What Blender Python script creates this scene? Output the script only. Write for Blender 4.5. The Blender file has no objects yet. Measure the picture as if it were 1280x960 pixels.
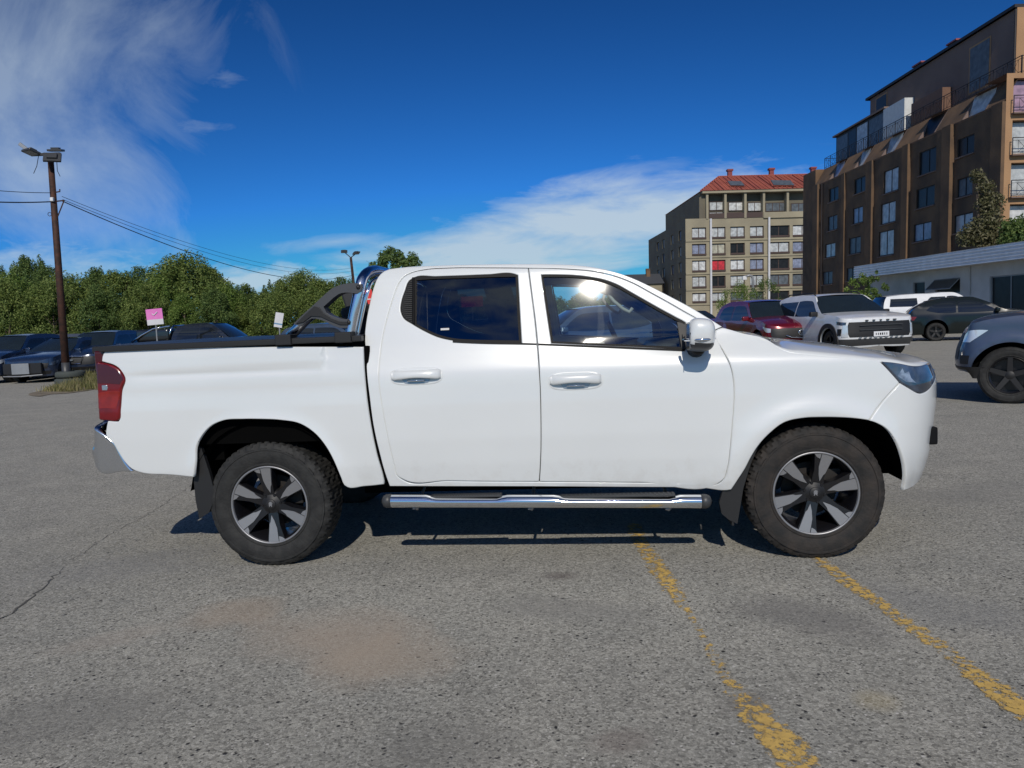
import bpy, bmesh, math, random
from mathutils import Vector, Matrix, geometry
from math import sin, cos, tan, pi, radians, sqrt, atan2, exp
random.seed(7)
SC = bpy.context.scene
COL = SC.collection
# ------------------------------------------------------------------ camera
F = 960.0; CH = 1.4185; RHO = radians(2.5); TH = math.atan(80 / F)
FW = Vector((0, cos(TH), -sin(TH))); _r0 = Vector((1, 0, 0)); _u0 = _r0.cross(FW)
RT = _r0 * cos(RHO) - _u0 * sin(RHO); UP = _u0 * cos(RHO) + _r0 * sin(RHO)
cam_d = bpy.data.cameras.new('camera'); cam = bpy.data.objects.new('camera', cam_d); COL.objects.link(cam)
cam_d.sensor_width = 36; cam_d.lens = 27.0; cam_d.clip_start = 0.05; cam_d.clip_end = 3000
cam.matrix_world = Matrix(((RT.x, UP.x, -FW.x, 0), (RT.y, UP.y, -FW.y, 0), (RT.z, UP.z, -FW.z, CH), (0, 0, 0, 1)))
SC.camera = cam
EYE = Vector((0, 0, CH))
def ray(x, y): return (FW * F + RT * (x - 640) - UP * (y - 480)) / F
def gnd(x, y, z=0.0):
    d = ray(x, y); return EYE + d * ((z - CH) / d.z)
def atY(x, y, Y):
    d = ray(x, y); return EYE + d * (Y / d.y)
def proj(v):
    d = v - EYE; t = d.dot(FW); return 640 + F * d.dot(RT) / t, 480 - F * d.dot(UP) / t
# ------------------------------------------------------------------ sun, sky, exposure
SUN_EL = radians(37); SUN_AX = -0.03
sv = Vector((SUN_AX, -1, 0)).normalized() * cos(SUN_EL) + Vector((0, 0, sin(SUN_EL)))
sd = bpy.data.lights.new('sun', 'SUN'); sd.energy = 3.5; sd.angle = radians(0.5); sd.color = (1.0, 0.93, 0.82)
so = bpy.data.objects.new('sun', sd); COL.objects.link(so); so.rotation_euler = sv.to_track_quat('Z', 'Y').to_euler(); so.location = (0, -5, 20)
W = bpy.data.worlds.new('World'); SC.world = W; W.use_nodes = True
def build_world():
    nt = W.node_tree; N = nt.nodes; L = nt.links; N.clear()
    out = N.new('ShaderNodeOutputWorld'); bg = N.new('ShaderNodeBackground'); L.new(bg.outputs[0], out.inputs[0])
    bg.inputs['Strength'].default_value = 0.1
    sky = N.new('ShaderNodeTexSky'); sky.sky_type = 'NISHITA'; sky.sun_disc = False
    sky.sun_elevation = SUN_EL; sky.sun_rotation = math.pi - atan2(SUN_AX, 1.0)
    sky.air_density = 1.15; sky.dust_density = 0.0; sky.ozone_density = 3.0; sky.altitude = 50
    hs = N.new('ShaderNodeHueSaturation'); hs.inputs['Saturation'].default_value = 1.17; hs.inputs['Value'].default_value = 0.95
    tc = N.new('ShaderNodeTexCoord')
    # the sky is read a little above the true direction, which keeps the clear blue down to the skyline
    vm = N.new('ShaderNodeVectorMath'); vm.operation = 'MULTIPLY_ADD'; vm.inputs[1].default_value = (1, 1, 0.85); vm.inputs[2].default_value = (0, 0, 0.17)
    vn = N.new('ShaderNodeVectorMath'); vn.operation = 'NORMALIZE'
    L.new(tc.outputs['Generated'], vm.inputs[0]); L.new(vm.outputs[0], vn.inputs[0]); L.new(vn.outputs[0], sky.inputs[0])
    L.new(sky.outputs[0], hs.inputs['Color'])
    # contrasty, saturated rendering of the blue, as the phone camera gives it
    sp = N.new('ShaderNodeSeparateColor'); cm = N.new('ShaderNodeCombineColor'); L.new(hs.outputs[0], sp.inputs[0])
    def mm(op, a, v):
        m = N.new('ShaderNodeMath'); m.operation = op; L.new(a, m.inputs[0]); m.inputs[1].default_value = v; return m.outputs[0]
    for i, (g, k, mx_) in enumerate(((2.1, .150, 3.2), (2.35, .165, 4.6), (2.6, .0860, 7.6))):
        L.new(mm('MINIMUM', mm('MULTIPLY', mm('POWER', sp.outputs[i], g), k), mx_), cm.inputs[i])
    def math_(op, a, b=None, clamp=False):
        m = N.new('ShaderNodeMath'); m.operation = op; m.use_clamp = clamp
        for i, v in enumerate((a, b)):
            if v is None: continue
            if isinstance(v, (int, float)): m.inputs[i].default_value = v
            else: L.new(v, m.inputs[i])
        return m.outputs[0]
    def noise(scale, det, rough, mscale, rot=(0, 0, 0), dist=0.0, off=(0, 0, 0)):
        mp = N.new('ShaderNodeMapping'); mp.inputs['Scale'].default_value = mscale; mp.inputs['Rotation'].default_value = rot
        mp.inputs['Location'].default_value = off
        L.new(tc.outputs['Generated'], mp.inputs['Vector'])
        n = N.new('ShaderNodeTexNoise'); n.inputs['Scale'].default_value = scale; n.inputs['Detail'].default_value = det
        n.inputs['Roughness'].default_value = rough; n.inputs['Distortion'].default_value = dist
        L.new(mp.outputs[0], n.inputs['Vector']); return n.outputs['Fac']
    def blob(px, py, rx, ry, rot=0.0):
        # a soft patch of sky round one direction (azimuth / height), rx, ry in radians
        c = ray(px, py).normalized()
        az = math.atan2(c.x, c.y); el = math.asin(c.z)
        sx = N.new('ShaderNodeSeparateXYZ'); L.new(tc.outputs['Generated'], sx.inputs[0])
        a = math_('SUBTRACT', math_('ARCTAN2', sx.outputs[0], sx.outputs[1]), az)
        e = math_('SUBTRACT', math_('ARCSINE', sx.outputs[2]), el)
        a2 = math_('ADD', math_('MULTIPLY', a, cos(rot)), math_('MULTIPLY', e, sin(rot)))
        e2 = math_('SUBTRACT', math_('MULTIPLY', e, cos(rot)), math_('MULTIPLY', a, sin(rot)))
        a3 = math_('DIVIDE', a2, rx); e3 = math_('DIVIDE', e2, ry)
        r = math_('SQRT', math_('ADD', math_('MULTIPLY', a3, a3), math_('MULTIPLY', e3, e3)))
        return math_('SUBTRACT', 1.0, r, True)
    n1 = noise(4.6, 11, 0.62, (1.6, 1.0, 1.0), (0.2, 0.75, 0.1), 0.7)
    n2 = noise(7.0, 10, 0.6, (1.0, 1.0, 4.0), (0, -0.12, 0), 0.35, (3, 1, 0))
    n3 = noise(24.0, 8, 0.6, (1.0, 1.0, 2.6), (0, 0, 0), 0.3, (7, 2, 0))
    def layer(b, n, gain, lo, amp):
        return math_('MULTIPLY', math_('MULTIPLY', math_('MULTIPLY', b, 4.0, True), math_('MULTIPLY', math_('SUBTRACT', math_('ADD', math_('MULTIPLY', b, gain), n), lo, True), 2.6, True)), amp)
    left = math_('MAXIMUM', layer(blob(50, 70, 0.30, 0.22, 0.3), n1, 0.42, 0.60, 0.44), layer(blob(80, 215, 0.19, 0.15, -0.4), n1, 0.42, 0.58, 0.50))
    mid = math_('MAXIMUM', layer(blob(760, 280, 0.34, 0.090, 0.10), n2, 0.72, 0.70, 0.85), layer(blob(620, 315, 0.26, 0.05, 0.03), n2, 0.7, 0.60, 0.8))
    mid2 = math_('MAXIMUM', layer(blob(790, 215, 0.17, 0.020, 0.05), n2, 0.5, 0.70, 0.3), layer(blob(420, 302, 0.15, 0.016, 0.06), n2, 0.5, 0.66, 0.45))
    low = math_('MAXIMUM', layer(blob(335, 352, 0.17, 0.03), n3, 0.6, 0.62, 0.75), layer(blob(40, 335, 0.22, 0.05), n3, 0.5, 0.66, 0.5))
    wisp = math_('MAXIMUM', layer(blob(283, 97, 0.04, 0.018), n3, 0.4, 0.66, 0.22), layer(blob(255, 160, 0.09, 0.014), n3, 0.4, 0.66, 0.22))
    # unseen scattered cloud behind the camera, put in for reflections and whiter ambient light
    sx = N.new('ShaderNodeSeparateXYZ'); L.new(tc.outputs['Generated'], sx.inputs[0])
    back = math_('MULTIPLY', math_('MULTIPLY', math_('SUBTRACT', math_('ADD', n2, 0.06), 0.5, True), 5.0, True), math_('MULTIPLY', math_('MULTIPLY', sx.outputs[1], -2.0, True), 0.75))
    tot = left
    for k in (mid, mid2, low, wisp, back): tot = math_('MAXIMUM', tot, k)
    mx = N.new('ShaderNodeMix'); mx.data_type = 'RGBA'
    L.new(tot, mx.inputs[0]); L.new(cm.outputs[0], mx.inputs[6]); mx.inputs[7].default_value = (5.9, 7.0, 7.9, 1)
    L.new(mx.outputs[2], bg.inputs['Color'])
build_world()
SC.view_settings.view_transform = 'Standard'; SC.view_settings.look = 'None'; SC.view_settings.exposure = -0.15; SC.view_settings.gamma = 1
SC.cycles.max_bounces = 8; SC.cycles.transparent_max_bounces = 16; SC.cycles.caustics_reflective = False; SC.cycles.caustics_refractive = False
SC.cycles.sample_clamp_indirect = 6
# ------------------------------------------------------------------ materials
def mat(name, col, rough=0.5, metal=0.0, coat=0.0, **k):
    m = bpy.data.materials.new(name); m.use_nodes = True; b = m.node_tree.nodes['Principled BSDF']
    b.inputs['Base Color'].default_value = (*col, 1); b.inputs['Roughness'].default_value = rough; b.inputs['Metallic'].default_value = metal
    b.inputs['Coat Weight'].default_value = coat; b.inputs['Coat Roughness'].default_value = 0.03
    var = k.get('var', 0.12); sc = k.get('scale', 3.0); bump = k.get('bump', 0.0); bs = k.get('bscale', 40.0); col2 = k.get('col2')
    nt = m.node_tree; L = nt.links
    tc = nt.nodes.new('ShaderNodeTexCoord')
    n = nt.nodes.new('ShaderNodeTexNoise'); n.inputs['Scale'].default_value = sc; n.inputs['Detail'].default_value = 5
    L.new(tc.outputs['Object'], n.inputs['Vector'])
    r = nt.nodes.new('ShaderNodeValToRGB'); L.new(n.outputs['Fac'], r.inputs[0])
    c2 = col2 or tuple(c * (1 - var) for c in col)
    r.color_ramp.elements[0].position = 0.35; r.color_ramp.elements[0].color = (*c2, 1)
    r.color_ramp.elements[1].position = 0.65; r.color_ramp.elements[1].color = (*col, 1)
    L.new(r.outputs[0], b.inputs['Base Color'])
    if bump:
        n2 = nt.nodes.new('ShaderNodeTexNoise'); n2.inputs['Scale'].default_value = bs; n2.inputs['Detail'].default_value = 4
        L.new(tc.outputs['Object'], n2.inputs['Vector'])
        bp = nt.nodes.new('ShaderNodeBump'); bp.inputs['Strength'].default_value = bump; bp.inputs['Distance'].default_value = k.get('bdist', 0.01)
        L.new(n2.outputs['Fac'], bp.inputs['Height']); L.new(bp.outputs[0], b.inputs['Normal'])
    if k.get('emit'): b.inputs['Emission Color'].default_value = (*k['emit'], 1); b.inputs['Emission Strength'].default_value = k.get('es', 1)
    return m
def glass(name, tint, refl=1.0, rough=0.0, ior=1.62):
    m = bpy.data.materials.new(name); m.use_nodes = True; nt = m.node_tree; nt.nodes.clear(); L = nt.links
    o = nt.nodes.new('ShaderNodeOutputMaterial'); mx = nt.nodes.new('ShaderNodeMixShader'); t = nt.nodes.new('ShaderNodeBsdfTransparent'); g = nt.nodes.new('ShaderNodeBsdfGlossy')
    t.inputs[0].default_value = (*tint, 1); g.inputs['Roughness'].default_value = 0.026; g.inputs[0].default_value = (refl, refl, refl, 1)
    f = nt.nodes.new('ShaderNodeFresnel'); f.inputs['IOR'].default_value = ior
    tc = nt.nodes.new('ShaderNodeTexCoord'); n = nt.nodes.new('ShaderNodeTexNoise'); n.inputs['Scale'].default_value = 2.5
    L.new(tc.outputs['Object'], n.inputs['Vector']); bp = nt.nodes.new('ShaderNodeBump'); bp.inputs['Strength'].default_value = 0.06; bp.inputs['Distance'].default_value = 0.02
    L.new(n.outputs['Fac'], bp.inputs['Height']); L.new(bp.outputs[0], g.inputs['Normal'])
    L.new(f.outputs[0], mx.inputs[0]); L.new(t.outputs[0], mx.inputs[1]); L.new(g.outputs[0], mx.inputs[2]); L.new(mx.outputs[0], o.inputs[0])
    return m
M = {}
M['white'] = mat('white_paint', (0.66, 0.68, 0.68), 0.30, 0, 0.8, var=0.035, scale=1.3)
def hero_paint():
    m = M['white']; nt = m.node_tree; N = nt.nodes; L = nt.links; b = N['Principled BSDF']; b.inputs['Coat IOR'].default_value = 1.5; b.inputs['Coat Weight'].default_value = 1.0; b.inputs['Coat Roughness'].default_value = 0.02
    src = b.inputs['Base Color'].links[0].from_socket; tc = N.new('ShaderNodeTexCoord')
    n = N.new('ShaderNodeTexNoise'); n.inputs['Scale'].default_value = 9; n.inputs['Detail'].default_value = 9; n.inputs['Roughness'].default_value = .7; L.new(tc.outputs['Object'], n.inputs['Vector'])
    sx = N.new('ShaderNodeSeparateXYZ'); L.new(tc.outputs['Object'], sx.inputs[0])
    mr = N.new('ShaderNodeMapRange'); L.new(sx.outputs[2], mr.inputs[0]); mr.inputs[1].default_value = .72; mr.inputs[2].default_value = .42; mr.inputs[3].default_value = -.14; mr.inputs[4].default_value = .22
    a = N.new('ShaderNodeMath'); a.operation = 'ADD'; L.new(n.outputs['Fac'], a.inputs[0]); L.new(mr.outputs[0], a.inputs[1])
    r = N.new('ShaderNodeMapRange'); L.new(a.outputs[0], r.inputs[0]); r.inputs[1].default_value = .55; r.inputs[2].default_value = .95; r.inputs[3].default_value = 0; r.inputs[4].default_value = .28
    mx = N.new('ShaderNodeMix'); mx.data_type = 'RGBA'; L.new(r.outputs[0], mx.inputs[0]); L.new(src, mx.inputs[6]); mx.inputs[7].default_value = (.36, .31, .25, 1); L.new(mx.outputs[2], b.inputs['Base Color'])
hero_paint()
M['white2'] = mat('white_paint_far', (0.74, 0.75, 0.76), 0.3, 0, 0.7)
M['black'] = mat('black_plastic', (0.012, 0.012, 0.013), 0.55, bump=0.15, bscale=300, bdist=0.001)
M['greyplastic'] = mat('grey_plastic', (0.045, 0.047, 0.05), 0.45, bump=0.3, bscale=250, bdist=0.002)
M['sail'] = mat('sunlit_sail_plastic', (0.060, 0.062, 0.068), 0.42, bump=0.3, bscale=250, bdist=0.002)  # lighter copy of the grey plastic, sunlight on the sail put into it
M['trim'] = mat('black_trim', (0.006, 0.006, 0.007), 0.55, 0, 0.0)
M['trim'].node_tree.nodes['Principled BSDF'].inputs['Specular IOR Level'].default_value = 0.15
M['dark'] = mat('underbody', (0.0025, 0.0025, 0.0025), 1.0)
M['dark'].node_tree.nodes['Principled BSDF'].inputs['Specular IOR Level'].default_value = 0.05
M['rubber'] = mat('tyre_rubber', (0.021, 0.021, 0.020), 0.75, bump=0.7, bscale=60, bdist=0.004, col2=(0.009, 0.009, 0.009), scale=16)
M['rubberd'] = mat('dusty_tyre_rubber', (0.030, 0.024, 0.020), 0.8, bump=0.7, bscale=60, bdist=0.004, col2=(0.010, 0.010, 0.010), scale=11)
M['chrome'] = mat('chrome', (0.75, 0.77, 0.8), 0.09, 1.0, var=0.04)
M['bluechrome'] = mat('polished_tube', (0.78, 0.80, 0.84), 0.16, 1.0, var=0.05)
M['alloy'] = mat('machined_alloy', (0.31, 0.31, 0.32), 0.40, 0.6, var=0.08)
M['alloyblack'] = mat('gloss_black_alloy', (0.008, 0.008, 0.010), 0.3, 0, 0.25)
M['steel'] = mat('brake_steel', (0.025, 0.022, 0.021), 0.6, 0.3)
M['glassrear'] = glass('tinted_glass', (0.17, 0.19, 0.20), ior=1.7)
M['glassfront'] = glass('clear_glass', (0.80, 0.90, 0.90), ior=1.9)
M['lens'] = mat('lamp_lens', (0.10, 0.13, 0.19), 0.06, 0.25, 1.0, col2=(0.03, 0.04, 0.06), scale=9)
M['lensglint'] = mat('lamp_facet', (0.30, 0.36, 0.46), 0.2, 0.2, 0.6, col2=(.12, .15, .22), scale=30)
M['lensbright'] = mat('lamp_reflector', (0.7, 0.75, 0.8), 0.15, 0.35, 0.5)
M['red'] = mat('red_lens', (0.17, 0.004, 0.006), 0.22, 0, 0.35, var=0.35, scale=14)
M['reddark'] = mat('smoked_red_lens', (0.06, 0.004, 0.007), 0.2, 0, 0.4)
M['redor'] = mat('orange_red_lens', (0.26, 0.014, 0.006), 0.25, 0, 0.3, var=0.3, scale=20)
M['cargl'] = mat('car_window', (0.010, 0.013, 0.016), 0.05, 0, 0.35)
M['cargl2'] = mat('windscreen', (0.016, 0.024, 0.030), 0.05, 0, 0.35)
M['seat'] = mat('seat_cloth', (0.035, 0.037, 0.042), 0.8)
M['beige'] = mat('interior_trim', (0.36, 0.36, 0.34), 0.6)
M['dash'] = mat('dashboard_plastic', (0.03, 0.032, 0.036), 0.5)
M['cover'] = mat('tonneau_vinyl', (0.022, 0.023, 0.026), 0.42, bump=0.35, bscale=6, bdist=0.02)
M['plate'] = mat('number_plate', (0.72, 0.73, 0.74), 0.4)
M['maroon'] = mat('maroon_paint', (0.17, 0.008, 0.016), 0.25, 0.25, 1.0)
M['slate'] = mat('slate_blue_paint', (0.050, 0.072, 0.125), 0.38, 0.2, 0.6)
M['blackcar'] = mat('black_car_paint', (0.010, 0.012, 0.014), 0.2, 0, 1.0)
M['greencar'] = mat('dark_green_grey_paint', (0.008, 0.012, 0.012), 0.14, 0, 0.0)
M['navy'] = mat('navy_paint', (0.020, 0.034, 0.072), 0.2, 0.2, 1.0)
M['bluegrey'] = mat('blue_grey_paint', (0.05, 0.075, 0.12), 0.25, 0.3, 1.0)
M['silver'] = mat('silver_paint', (0.35, 0.38, 0.42), 0.3, 0.6, 0.8)
M['rust'] = mat('rusty_steel', (0.075, 0.030, 0.018), 0.75, 0.2, col2=(0.03, 0.016, 0.012), scale=7, bump=0.4, bscale=40)
M['galv'] = mat('galvanised', (0.33, 0.34, 0.35), 0.5, 0.5)
# ------------------------------------------------------------------ object helpers
def link(o, parent=None):
    COL.objects.link(o)
    if parent is not None: o.parent = parent
    return o
def mesh(name, V, Fc, m, parent=None, smooth=False, mats=None, mi=None):
    me = bpy.data.meshes.new(name); me.from_pydata([tuple(v) for v in V], [], Fc); me.update()
    for mm in (mats or [m]): me.materials.append(mm)
    if mi: me.polygons.foreach_set('material_index', mi)
    if smooth:
        me.polygons.foreach_set('use_smooth', [True] * len(me.polygons))
    return link(bpy.data.objects.new(name, me), parent)
def thing(name, label, cat, loc=(0, 0, 0), rz=0.0, group=None):
    o = bpy.data.objects.new(name, None); link(o); o.location = loc; o.rotation_euler = (0, 0, rz); o.empty_display_size = 0.2
    return tag(o, label, cat, group)
def tag(o, label, cat, group=None):
    o['label'] = label; o['category'] = cat
    if group: o['group'] = group
    return o
class MB:
    def __init__(s): s.V = []; s.F = []; s.mi = []
    def add(s, V, Fc, mi=0):
        b = len(s.V); s.V += [Vector(v) for v in V]; s.F += [tuple(i + b for i in f) for f in Fc]; s.mi += [mi] * len(Fc); return s
    def box(s, c, d, R=None, mi=0, bev=0.0):
        hx, hy, hz = d[0] / 2, d[1] / 2, d[2] / 2; c = Vector(c)
        if bev <= 0:
            vs = [Vector((x, y, z)) for x in (-hx, hx) for y in (-hy, hy) for z in (-hz, hz)]
            fs = [(0, 1, 3, 2), (4, 6, 7, 5), (0, 4, 5, 1), (2, 3, 7, 6), (0, 2, 6, 4), (1, 5, 7, 3)]
        else:
            bm = bmesh.new(); bmesh.ops.create_cube(bm, size=1)
            for v in bm.verts: v.co = Vector((v.co.x * 2 * hx, v.co.y * 2 * hy, v.co.z * 2 * hz))
            bmesh.ops.bevel(bm, geom=bm.edges[:], offset=bev, segments=3, affect='EDGES', profile=0.7)
            bm.verts.index_update(); vs = [v.co.copy() for v in bm.verts]; fs = [tuple(v.index for v in f.verts) for f in bm.faces]; bm.free()
        if R is not None: vs = [R @ v for v in vs]
        return s.add([v + c for v in vs], fs, mi)
    def tube(s, P, r, n=12, caps=True, mi=0):
        P = [Vector(p) for p in P]; rr = r if isinstance(r, (list, tuple)) else [r] * len(P)
        V = []; up = None
        for i, p in enumerate(P):
            t = (P[min(i + 1, len(P) - 1)] - P[max(i - 1, 0)]).normalized()
            if up is None:
                up = Vector((0, 0, 1)) if abs(t.z) < 0.9 else Vector((1, 0, 0))
            a = t.cross(up).normalized(); b = a.cross(t).normalized(); up = b
            V += [p + (a * cos(2 * pi * k / n) + b * sin(2 * pi * k / n)) * rr[i] for k in range(n)]
        Fc = [(i * n + k, i * n + (k + 1) % n, (i + 1) * n + (k + 1) % n, (i + 1) * n + k) for i in range(len(P) - 1) for k in range(n)]
        if caps: Fc += [tuple(range(n - 1, -1, -1)), tuple((len(P) - 1) * n + k for k in range(n))]
        return s.add(V, Fc, mi)
    def lathe(s, prof, n=48, axis='y', mi=0, c=(0, 0, 0), fn=None):
        # prof: list of (radius, offset along axis)
        V = []
        for i, (r, y) in enumerate(prof):
            for k in range(n):
                a = 2 * pi * k / n; q = r + (fn(i, k) if fn else 0)
                V.append(Vector((q * cos(a), y, q * sin(a))) if axis == 'y' else Vector((q * cos(a), q * sin(a), y)))
        Fc = [(i * n + k, i * n + (k + 1) % n, (i + 1) * n + (k + 1) % n, (i + 1) * n + k) for i in range(len(prof) - 1) for k in range(n)]
        c = Vector(c)
        return s.add([v + c for v in V], Fc, mi)
    def prism(s, poly, y0, y1, fn=None, mi=0, side_mi=None):
        # poly in (x,z), extruded along y
        fn = fn or (lambda x, y, z: (x, y, z))
        n = len(poly); tri = geometry.tessellate_polygon([[Vector((p[0], p[1], 0)) for p in poly]])
        area = sum(poly[i][0] * poly[(i + 1) % n][1] - poly[(i + 1) % n][0] * poly[i][1] for i in range(n))
        V = [fn(x, y0, z) for x, z in poly] + [fn(x, y1, z) for x, z in poly]
        Fa = []
        for t in tri:
            a = sum(poly[t[i]][0] * poly[t[(i + 1) % 3]][1] - poly[t[(i + 1) % 3]][0] * poly[t[i]][1] for i in range(3))
            t = tuple(t) if a > 0 else tuple(reversed(t)); Fa.append(t)
        s.add(V, Fa + [tuple(n + i for i in reversed(t)) for t in Fa], mi)
        b = len(s.V) - 2 * n; sm = mi if side_mi is None else side_mi
        for i in range(n):
            j = (i + 1) % n; f = (b + i, b + n + i, b + n + j, b + j)
            s.F.append(f if area > 0 else tuple(reversed(f))); s.mi.append(sm)
        return s
    def out(s, name, m, parent=None, smooth=False, mats=None, bevel=0, auto=False):
        o = mesh(name, s.V, s.F, m, parent, smooth, mats, s.mi if mats else None)
        if bevel:
            b = o.modifiers.new('bevel', 'BEVEL'); b.width = bevel; b.segments = 2; b.limit_method = 'ANGLE'; b.angle_limit = radians(40)
        if auto:
            o.data.polygons.foreach_set('use_smooth', [True] * len(o.data.polygons))
            o.data.set_sharp_from_angle(angle=radians(38))
        return o
def copy_tree(o, parent=None, remap=None):
    c = o.copy(); COL.objects.link(c); c.parent = parent
    if remap and o.type == 'MESH':
        for i, sl in enumerate(c.material_slots):
            if sl.material in remap:
                nm = remap[sl.material]; sl.link = 'OBJECT'; sl.material = nm
    for ch in list(o.children): copy_tree(ch, c, remap)
    return c
# ------------------------------------------------------------------ shell: curved body surface in (p, z)
def lin(tab, x):
    if x <= tab[0][0]: return tab[0][1]
    for (a, b), (c, d) in zip(tab, tab[1:]):
        if x <= c:
            t = (x - a) / (c - a); return b + (d - b) * t
    return tab[-1][1]
def smtab(tab, n=220, w=0.03):
    lo, hi = tab[0][0], tab[-1][0]; xs = [lo + (hi - lo) * i / n for i in range(n + 1)]
    out = []
    for x in xs:
        s = 0; ws = 0
        for k in range(-4, 5):
            g = exp(-(k / 2.2) ** 2); s += g * lin(tab, x + k * w / 4); ws += g
        out.append(s / ws)
    def f(x):
        t = (x - lo) / (hi - lo) * n
        if t <= 0: return out[0] + (out[1] - out[0]) * t
        if t >= n: return out[n] + (out[n] - out[n - 1]) * (t - n)
        i = int(t); return out[i] + (out[i + 1] - out[i]) * (t - i)
    return f
class Shell:
    def __init__(s, Wd, sr, ra, sf, fa, side, nose=None, tail=None, nf=2.6, nr=5.0, extra=None):
        s.W = Wd; s.sr = sr; s.sf = sf; s.extra = extra
        s.side = smtab(side); s.nose = smtab(nose) if nose else s.side; s.tail = smtab(tail) if tail else s.side
        s.fc = s.curve(fa, Wd / 2, nf); s.rc = s.curve(ra, Wd / 2, nr)
        s.pf = sf + s.fc[-1][0]; s.pr = sr - s.rc[-1][0]
    def curve(s, a, b, n):
        T = [(0.0, 0.0, 0.0, 0.0)]; px = py = 0; L = 0; K = 400
        pts = [(a * sin(pi / 2 * i / K) ** (2 / n), b * (1 - cos(pi / 2 * i / K) ** (2 / n)) if i < K else b) for i in range(K + 1)]
        out = []
        for i, (x, y) in enumerate(pts):
            L += sqrt((x - px) ** 2 + (y - py) ** 2); px, py = x, y
            x0, y0 = pts[max(i - 1, 0)]; x1, y1 = pts[min(i + 1, K)]
            d = sqrt((x1 - x0) ** 2 + (y1 - y0) ** 2) or 1
            nx, ny = ((x1 - x0) / d, (y1 - y0) / d)
            out.append((L, x, y, nx, ny))
        return out
    def look(s, T, L):
        lo, hi = 0, len(T) - 1
        if L >= T[hi][0]: return T[hi][1:]
        while hi - lo > 1:
            m = (lo + hi) // 2
            if T[m][0] <= L: lo = m
            else: hi = m
        a, b = T[lo], T[hi]; t = (L - a[0]) / ((b[0] - a[0]) or 1)
        return tuple(a[i] + (b[i] - a[i]) * t for i in range(1, 5))
    def pt(s, p, z, off=0.0):
        d = s.side(z)
        if s.extra: d += s.extra(p, z)
        if p > s.sf:
            x, y, tx, ty = s.look(s.fc, p - s.sf); k = min(1, ty) ** 2; d = d * (1 - k) + s.nose(z) * k - off
            return Vector((s.sf + x - ty * d, y + tx * d, z))
        if p < s.sr:
            x, y, tx, ty = s.look(s.rc, s.sr - p); k = min(1, ty) ** 2; d = d * (1 - k) + s.tail(z) * k - off
            return Vector((s.sr - x + ty * d, y + tx * d, z))
        return Vector((p, d - off, z))
def inpoly(x, y, P):
    c = False; j = len(P) - 1
    for i in range(len(P)):
        xi, yi = P[i]; xj, yj = P[j]
        if (yi > y) != (yj > y) and x < (xj - xi) * (y - yi) / (yj - yi) + xi: c = not c
        j = i
    return c
def area(P): return 0.5 * sum(P[i][0] * P[(i + 1) % len(P)][1] - P[(i + 1) % len(P)][0] * P[i][1] for i in range(len(P)))
def smooth_loop(P, ang=42, step=0.03, closed=True):
    n = len(P); out = []
    def tang(i):
        if not closed and (i == 0 or i == n - 1): return None
        a, b, c = Vector(P[(i - 1) % n]), Vector(P[i]), Vector(P[(i + 1) % n])
        u = (b - a); v = (c - b)
        if u.length < 1e-7 or v.length < 1e-7: return None
        if u.angle(v) > radians(ang): return None
        return (u.normalized() * v.length + v.normalized() * u.length).normalized()
    T = [tang(i) for i in range(n)]
    for i in range(n if closed else n - 1):
        a, b = Vector(P[i]), Vector(P[(i + 1) % n]); L = (b - a).length
        if L < 1e-7: continue
        ta = T[i]; tb = T[(i + 1) % n]
        if ta is None and tb is None: ta = tb = (b - a) / L
        elif ta is None: ta = (2 * (b - a) / L - tb).normalized()
        elif tb is None: tb = (2 * (b - a) / L - ta).normalized()
        k = max(1, int(L / step + 0.5))
        for j in range(k):
            t = j / k; h1 = 2 * t ** 3 - 3 * t * t + 1; h2 = t ** 3 - 2 * t * t + t; h3 = -2 * t ** 3 + 3 * t * t; h4 = t ** 3 - t * t
            q = a * h1 + ta * (L * h2) + b * h3 + tb * (L * h4); out.append((q.x, q.y))
    if not closed: out.append(tuple(P[-1]))
    return out
def inset(P, d):
    n = len(P); out = []; s = 1 if area(P) > 0 else -1
    for i in range(n):
        a, b, c = Vector(P[i - 1]), Vector(P[i]), Vector(P[(i + 1) % n])
        u = (b - a).normalized() if (b - a).length > 1e-9 else Vector((1, 0)); v = (c - b).normalized() if (c - b).length > 1e-9 else u
        n1 = Vector((-u.y, u.x)); n2 = Vector((-v.y, v.x)); m = n1 + n2
        m = m / max(m.dot(n1), 0.6) if m.length > 1e-6 else n1
        out.append((b.x + m.x * d * s, b.y + m.y * d * s))
    return out
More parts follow.
